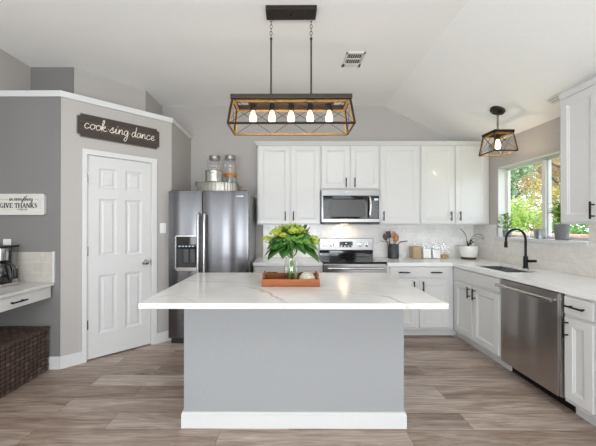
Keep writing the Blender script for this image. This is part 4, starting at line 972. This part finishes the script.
# ------------------------------------------------------------------ counter objects
CZ = ZT1+.0006
t = thing('utensil_crock', 'charcoal ribbed crock right of the range', 'crock', (1.420, 4.09, CZ))
MB().lathe([(.068, 0), (.072, .004), (.072, .188), (.069, .192), (.064, .188), (.064, .012), (.0001, .012)], 60, flute=.008, nf=20).build('crock_body', M['crock'], t, True)
def utensil(label, name, dx, dy, tx_, ty_, L, head, m):
    L += .035
    t = thing(name, label, 'utensil', (1.420+dx*.2, 4.09+dy*.2, CZ+.018))
    d = Vector((tx_, ty_, 1)).normalized(); a = Vector((dx*.15, dy*.15, 0)); b = a+d*L
    MB().tube([a, a+d*L*.5, b], [.005, .005, .006], 8).build('handle', m, t, True)
    q = Vector((0, 0, 1)).rotation_difference(d).to_matrix().to_4x4(); T = Matrix.Translation(b+d*.028) @ q
    if head == 'spoon': MB().sphere((0, 0, 0), .040, 14, sx=.8, sy=.22, sz=1.25, T=T).build('spoon_bowl', m, t, True)
    else: MB().box(-.032, .032, -.004, .004, -.035, .06, .003, T=T).build('blade', m, t, True)
utensil('dark wooden spoon leaning left in the charcoal crock', 'cooking_spoon', -.1, -.1, -.34, -.08, .225, 'spoon', M['dspoon'])
utensil('slotted grey spatula leaning left behind the dark spoon', 'spatula', .0, .1, -.16, .05, .23, 'blade', M['dspoon'])
utensil('light wooden spoon standing upright in the crock', 'cooking_spoon', 0, 0, .04, .05, .235, 'spoon', mat('pale_wood', 'b89274', .6))
utensil('amber wooden spatula at the front of the crock', 'spatula', 0, -.15, .08, -.05, .20, 'spoon', M['spoon'])
utensil('amber wooden spoon leaning right in the crock', 'cooking_spoon', -.1, 0, .28, -.03, .20, 'spoon', M['spoon'])
for sx, side in ((-1, 'left'), (1, 'right')):
    t = thing('spatula', 'black spatula splayed far %s over the crock rim' % side, 'utensil', (1.420+sx*.02, 4.06, CZ+.018))
    MB().tube(smooth_curve([(0, 0, 0), (sx*.025, 0, .12), (sx*.045, 0, .185), (sx*.075, 0, .205)], 4), .005, 8).build('handle', M['black'], t, True)
    Tm = Matrix.Translation((sx*.112, 0, .212)) @ Matrix.Rotation(-sx*.15, 4, 'Y'); MB().box(-.042, .042, -.03, .03, -.004, .004, .003, T=Tm).build('blade', M['black'], t)
def canister(label, x, y, w, h, fill_m, fh, rz=0):
    t = thing('glass_canister', label, 'canister', (x, y, CZ), rz, 'square glass canisters on the back counter')
    MB().box(-w/2, w/2, -w/2, w/2, 0, h, .008).build('canister_body', M['glass'], t)
    MB().box(-w/2+.005, w/2-.005, -w/2+.005, w/2-.005, .005, fh, .005).build('contents', fill_m, t)
    MB().lathe([(w*.36, h), (w*.42, h+.006), (w*.42, h+.022), (w*.1, h+.028), (w*.1, h+.04), (w*.16, h+.05), (.0001, h+.055)], 24).build('lid', M['glass'], t, True)
canister('square glass canister of tan oats, nearest the crock', 1.715, 4.09, .125, .185, M['oats'], .160, .12)
canister('square glass canister of white flour beside the tan one', 1.865, 4.10, .110, .185, M['flour'], .13)
canister('square glass canister of white sugar, second from the plant', 1.990, 4.10, .110, .185, M['flour'], .12)
canister('nearly empty square glass canister nearest the potted plant', 2.108, 4.10, .100, .185, M['oil'], .045)
# orchid
t = thing('potted_orchid', 'leggy plant in a white bowl pot on a brown saucer, in the counter corner', 'potted plant', (2.385, 4.0, CZ))
MB().lathe([(.082, 0), (.088, .003), (.09, .024), (.080, .026)], 32).build('saucer', M['brown'], t, True)
MB().lathe([(.078, .0265), (.092, .032), (.104, .07), (.114, .165), (.112, .175), (.106, .170), (.102, .15), (.0001, .15)], 36).build('pot', M['whitepot'], t, True)
MB().lathe([(.100, .1505), (.05, .158), (.0001, .16)], 20).build('soil', M['soil'], t, True)
mb = MB(); mb.tube(smooth_curve([(-.01, 0, .155), (-.02, 0, .25), (-.035, -.01, .30), (-.07, -.02, .355), (-.12, -.02, .40)], 5), .0045, 6)
mb.tube(smooth_curve([(0, 0, .155), (.02, 0, .24), (.05, -.01, .30), (.11, -.02, .33), (.17, -.02, .31), (.185, -.02, .26)], 5), .0035, 6); mb.build('stem', M['orchid'], t, True)
for (b, d_, L, Wd, dr_) in (((0, 0, .155), (.25, -.3, 1), .16, .035, .1), ((.02, 0, .24), (.9, -.2, .9), .15, .03, .55), ((.0, 0, .20), (1, -.4, .6), .10, .035, .2), ((.06, -.01, .30), (1, -.1, .25), .13, .028, .6), ((.0, 0, .155), (-.3, -.2, 1), .11, .025, .1), ((.02, 0, .22), (.7, .5, .7), .10, .03, .4)):
    mb = MB(); leaf(mb, b, d_, L, Wd, dr_); leaf_build(mb, 'leaf', M['orchid'], t)
for q in ((.03, -.01, .21), (.045, -.02, .225), (.02, -.02, .20)): MB().sphere(q, .011, 8).build('bud', M['orchid'], t, True)

# ------------------------------------------------------------------ sill plants
t = thing('potted_herb', 'bright green herb in a small dark pot at the left end of the sill', 'potted plant', (XR+.028, 3.63, SILL+.0005))
MB().lathe([(.036, 0), (.048, .08), (.046, .082), (.040, .075), (.0001, .07)], 24).build('pot', M['greypot'], t, True)
r2 = random.Random(5); mb = MB()
for i in range(8): a = i*.8; mb.tube([(0, 0, .07), (.03*math.cos(a), .03*math.sin(a), .15), (.055*math.cos(a)-.02, .10*math.sin(a), .22+.02*(i % 3))], .002, 5)
mb.build('stem', M['fresh'], t)
mb = MB()
for i in range(75):
    a = r2.uniform(0, 2*PI); el = r2.uniform(-.2, 1.1); z = r2.uniform(.10, .27); r0 = r2.uniform(0, .05)
    leaf(mb, (r0*math.cos(a)-.02, 1.8*r0*math.sin(a), z), (math.cos(a)*math.cos(el), math.sin(a)*math.cos(el), math.sin(el)), r2.uniform(.035, .06), .026, .2, nseg=4)
leaf_build(mb, 'foliage', M['fresh'], t)
t = thing('zinc_pot', 'small shiny metal bucket in the middle of the sill', 'pot', (XR+.03, 3.165, SILL+.0005))
MB().lathe([(.036, 0), (.04, .004), (.048, .10), (.051, .104), (.046, .104), (.036, .01), (.0001, .01)], 48, flute=.02, nf=16).build('pot_body', M['zinc'], t, True)
t = thing('drinking_glass', 'clear glass tumbler on the sill left of the metal bucket', 'glass', (XR+.03, 3.305, SILL+.0005))
MB().lathe([(.030, 0), (.036, .004), (.040, .085), (.038, .085), (.034, .008), (.0001, .008)], 28).build('tumbler', M['glass'], t, True)
t = thing('potted_herb', 'leafy green plant in a grey tapered pot on the sill by the right cabinet', 'potted plant', (XR+.022, 2.90, SILL+.0005))
MB().lathe([(.050, 0), (.054, .004), (.068, .145), (.072, .15), (.064, .148), (.058, .13), (.0001, .13)], 32, sx=.78).build('pot', M['greypot'], t, True)
MB().lathe([(.057, .131), (.0001, .135)], 20, sx=.78).build('soil', M['soil'], t, True)
mb = MB()
for i in range(7): a = i*.9; mb.tube([(0, 0, .13), (.02*math.cos(a), .03*math.sin(a), .22), (.04*math.cos(a)-.01, .07*math.sin(a), .32)], .0025, 5)
mb.build('stem', M['fresh'], t)
mb = MB()
for i in range(120):
    a = r2.uniform(0, 2*PI); el = r2.uniform(-.1, 1.2); z = r2.uniform(.16, .36); r0 = r2.uniform(0, .06)
    leaf(mb, (.6*r0*math.cos(a)-.01, 1.2*r0*math.sin(a), z), (math.cos(a)*math.cos(el), math.sin(a)*math.cos(el), math.sin(el)), r2.uniform(.04, .065), .028, .3, nseg=4)
leaf_build(mb, 'foliage', M['fresh'], t)

# ------------------------------------------------------------------ outside
g = MB().box(XR+.2, 30, -10, 40, -.35, -.05).build('ground_outside', M['grass']); struct(g, 'green lawn outside the window', 'ground')
bw = MB().box(4.9, 5.12, 3.0, 14, -.06, 1.14).box(4.87, 5.15, 3.0, 14, 1.14, 1.19, .01).build('brick_wall', M['brick']); tag(bw, 'low reddish brick garden wall seen through the window', 'wall')
def tree(name, label, x, y, h, r, zc_, m, n, seed, ls=.16, trunk=True, flat=1.0, group=None):
    rr = random.Random(seed); t = thing(name, label, 'tree' if trunk else 'shrub', (x, y, -.05), 0, group)
    if trunk:
        mb = MB(); mb.tube(smooth_curve([(0, 0, 0), (.05, .1, h*.3), (-.05, 0, h*.6), (.1, .1, h*.9)], 4), [.14-.005*i for i in range(13)], 8)
        for i in range(9):
            a = i*2.4; z = h*(.25+.07*i); mb.tube([(0, 0, z), (.5*r*math.cos(a), .5*r*math.sin(a), z+.3*r), (.9*r*math.cos(a), .9*r*math.sin(a), z+.45*r)], [.06, .035, .012], 6)
        mb.build('trunk', M['bark'], t)
    mb = MB()
    cl = [(rr.uniform(-1, 1)*r*.75, rr.uniform(-1, 1)*r*.75, zc_+rr.uniform(-1, 1)*r*.8*flat, rr.uniform(.25, .5)*r) for _ in range(22)]
    vs = []; fs = []
    for i in range(n):
        c = cl[rr.randrange(len(cl))]; v = Vector((rr.gauss(0, 1), rr.gauss(0, 1), rr.gauss(0, 1))).normalized()*c[3]*rr.uniform(.5, 1)
        p = Vector(c[:3])+v*1.0; p.z = max(p.z, .04)
        u = Vector((rr.gauss(0, 1), rr.gauss(0, 1), rr.gauss(0, .5))).normalized(); w = u.cross(Vector((rr.gauss(0, 1), rr.gauss(0, 1), rr.gauss(0, 1)))).normalized(); L = ls*rr.uniform(.6, 1.2)
        b = len(vs); k = u.cross(w)*L*.12
        vs += [tuple(p-u*L*.5), tuple(p+w*L*.25+k), tuple(p+u*L*.5), tuple(p-w*L*.25+k), tuple(p+k*-.3)]; fs += [(b, b+1, b+4), (b+1, b+2, b+4), (b+2, b+3, b+4), (b+3, b, b+4)]
    mb.v = vs; mb.f = fs; mb.mi = [0]*len(fs)
    o = mb.build('foliage', m, t)
    return t
tree('garden_tree', 'grey-green tree filling the upper left of the window', 12.0, 16.3, 7, 2.2, 4.3, M['lgreen'], 6500, 1, .2)
tree('garden_tree', 'pale green tree far behind the rust tree', 19, 21.5, 9, 2.8, 5.6, M['lgreen'], 4200, 2, .3)
tree('garden_tree', 'rust and gold leaved tree at the right side of the window', 10.7, 11.7, 5.4, 1.45, 3.3, M['lor'], 4200, 3, .15)
tree('garden_shrub', 'lime green rounded bush low in the left window pane', 6.35, 8.5, 2, .66, 1.55, M['lyel'], 3000, 4, .09, False, .8)
tree('garden_shrub', 'golden bushy tree low beside the window mullion', 8.0, 9.55, 2, .78, 1.8, M['lgold'], 3400, 5, .10, True, 1.2)
tree('garden_shrub', 'green hedge bush above the brick wall, seen under the right cabinet', 6.2, 6.3, 2, .6, 1.1, M['ldark'], 2600, 6, .09, False, .6)
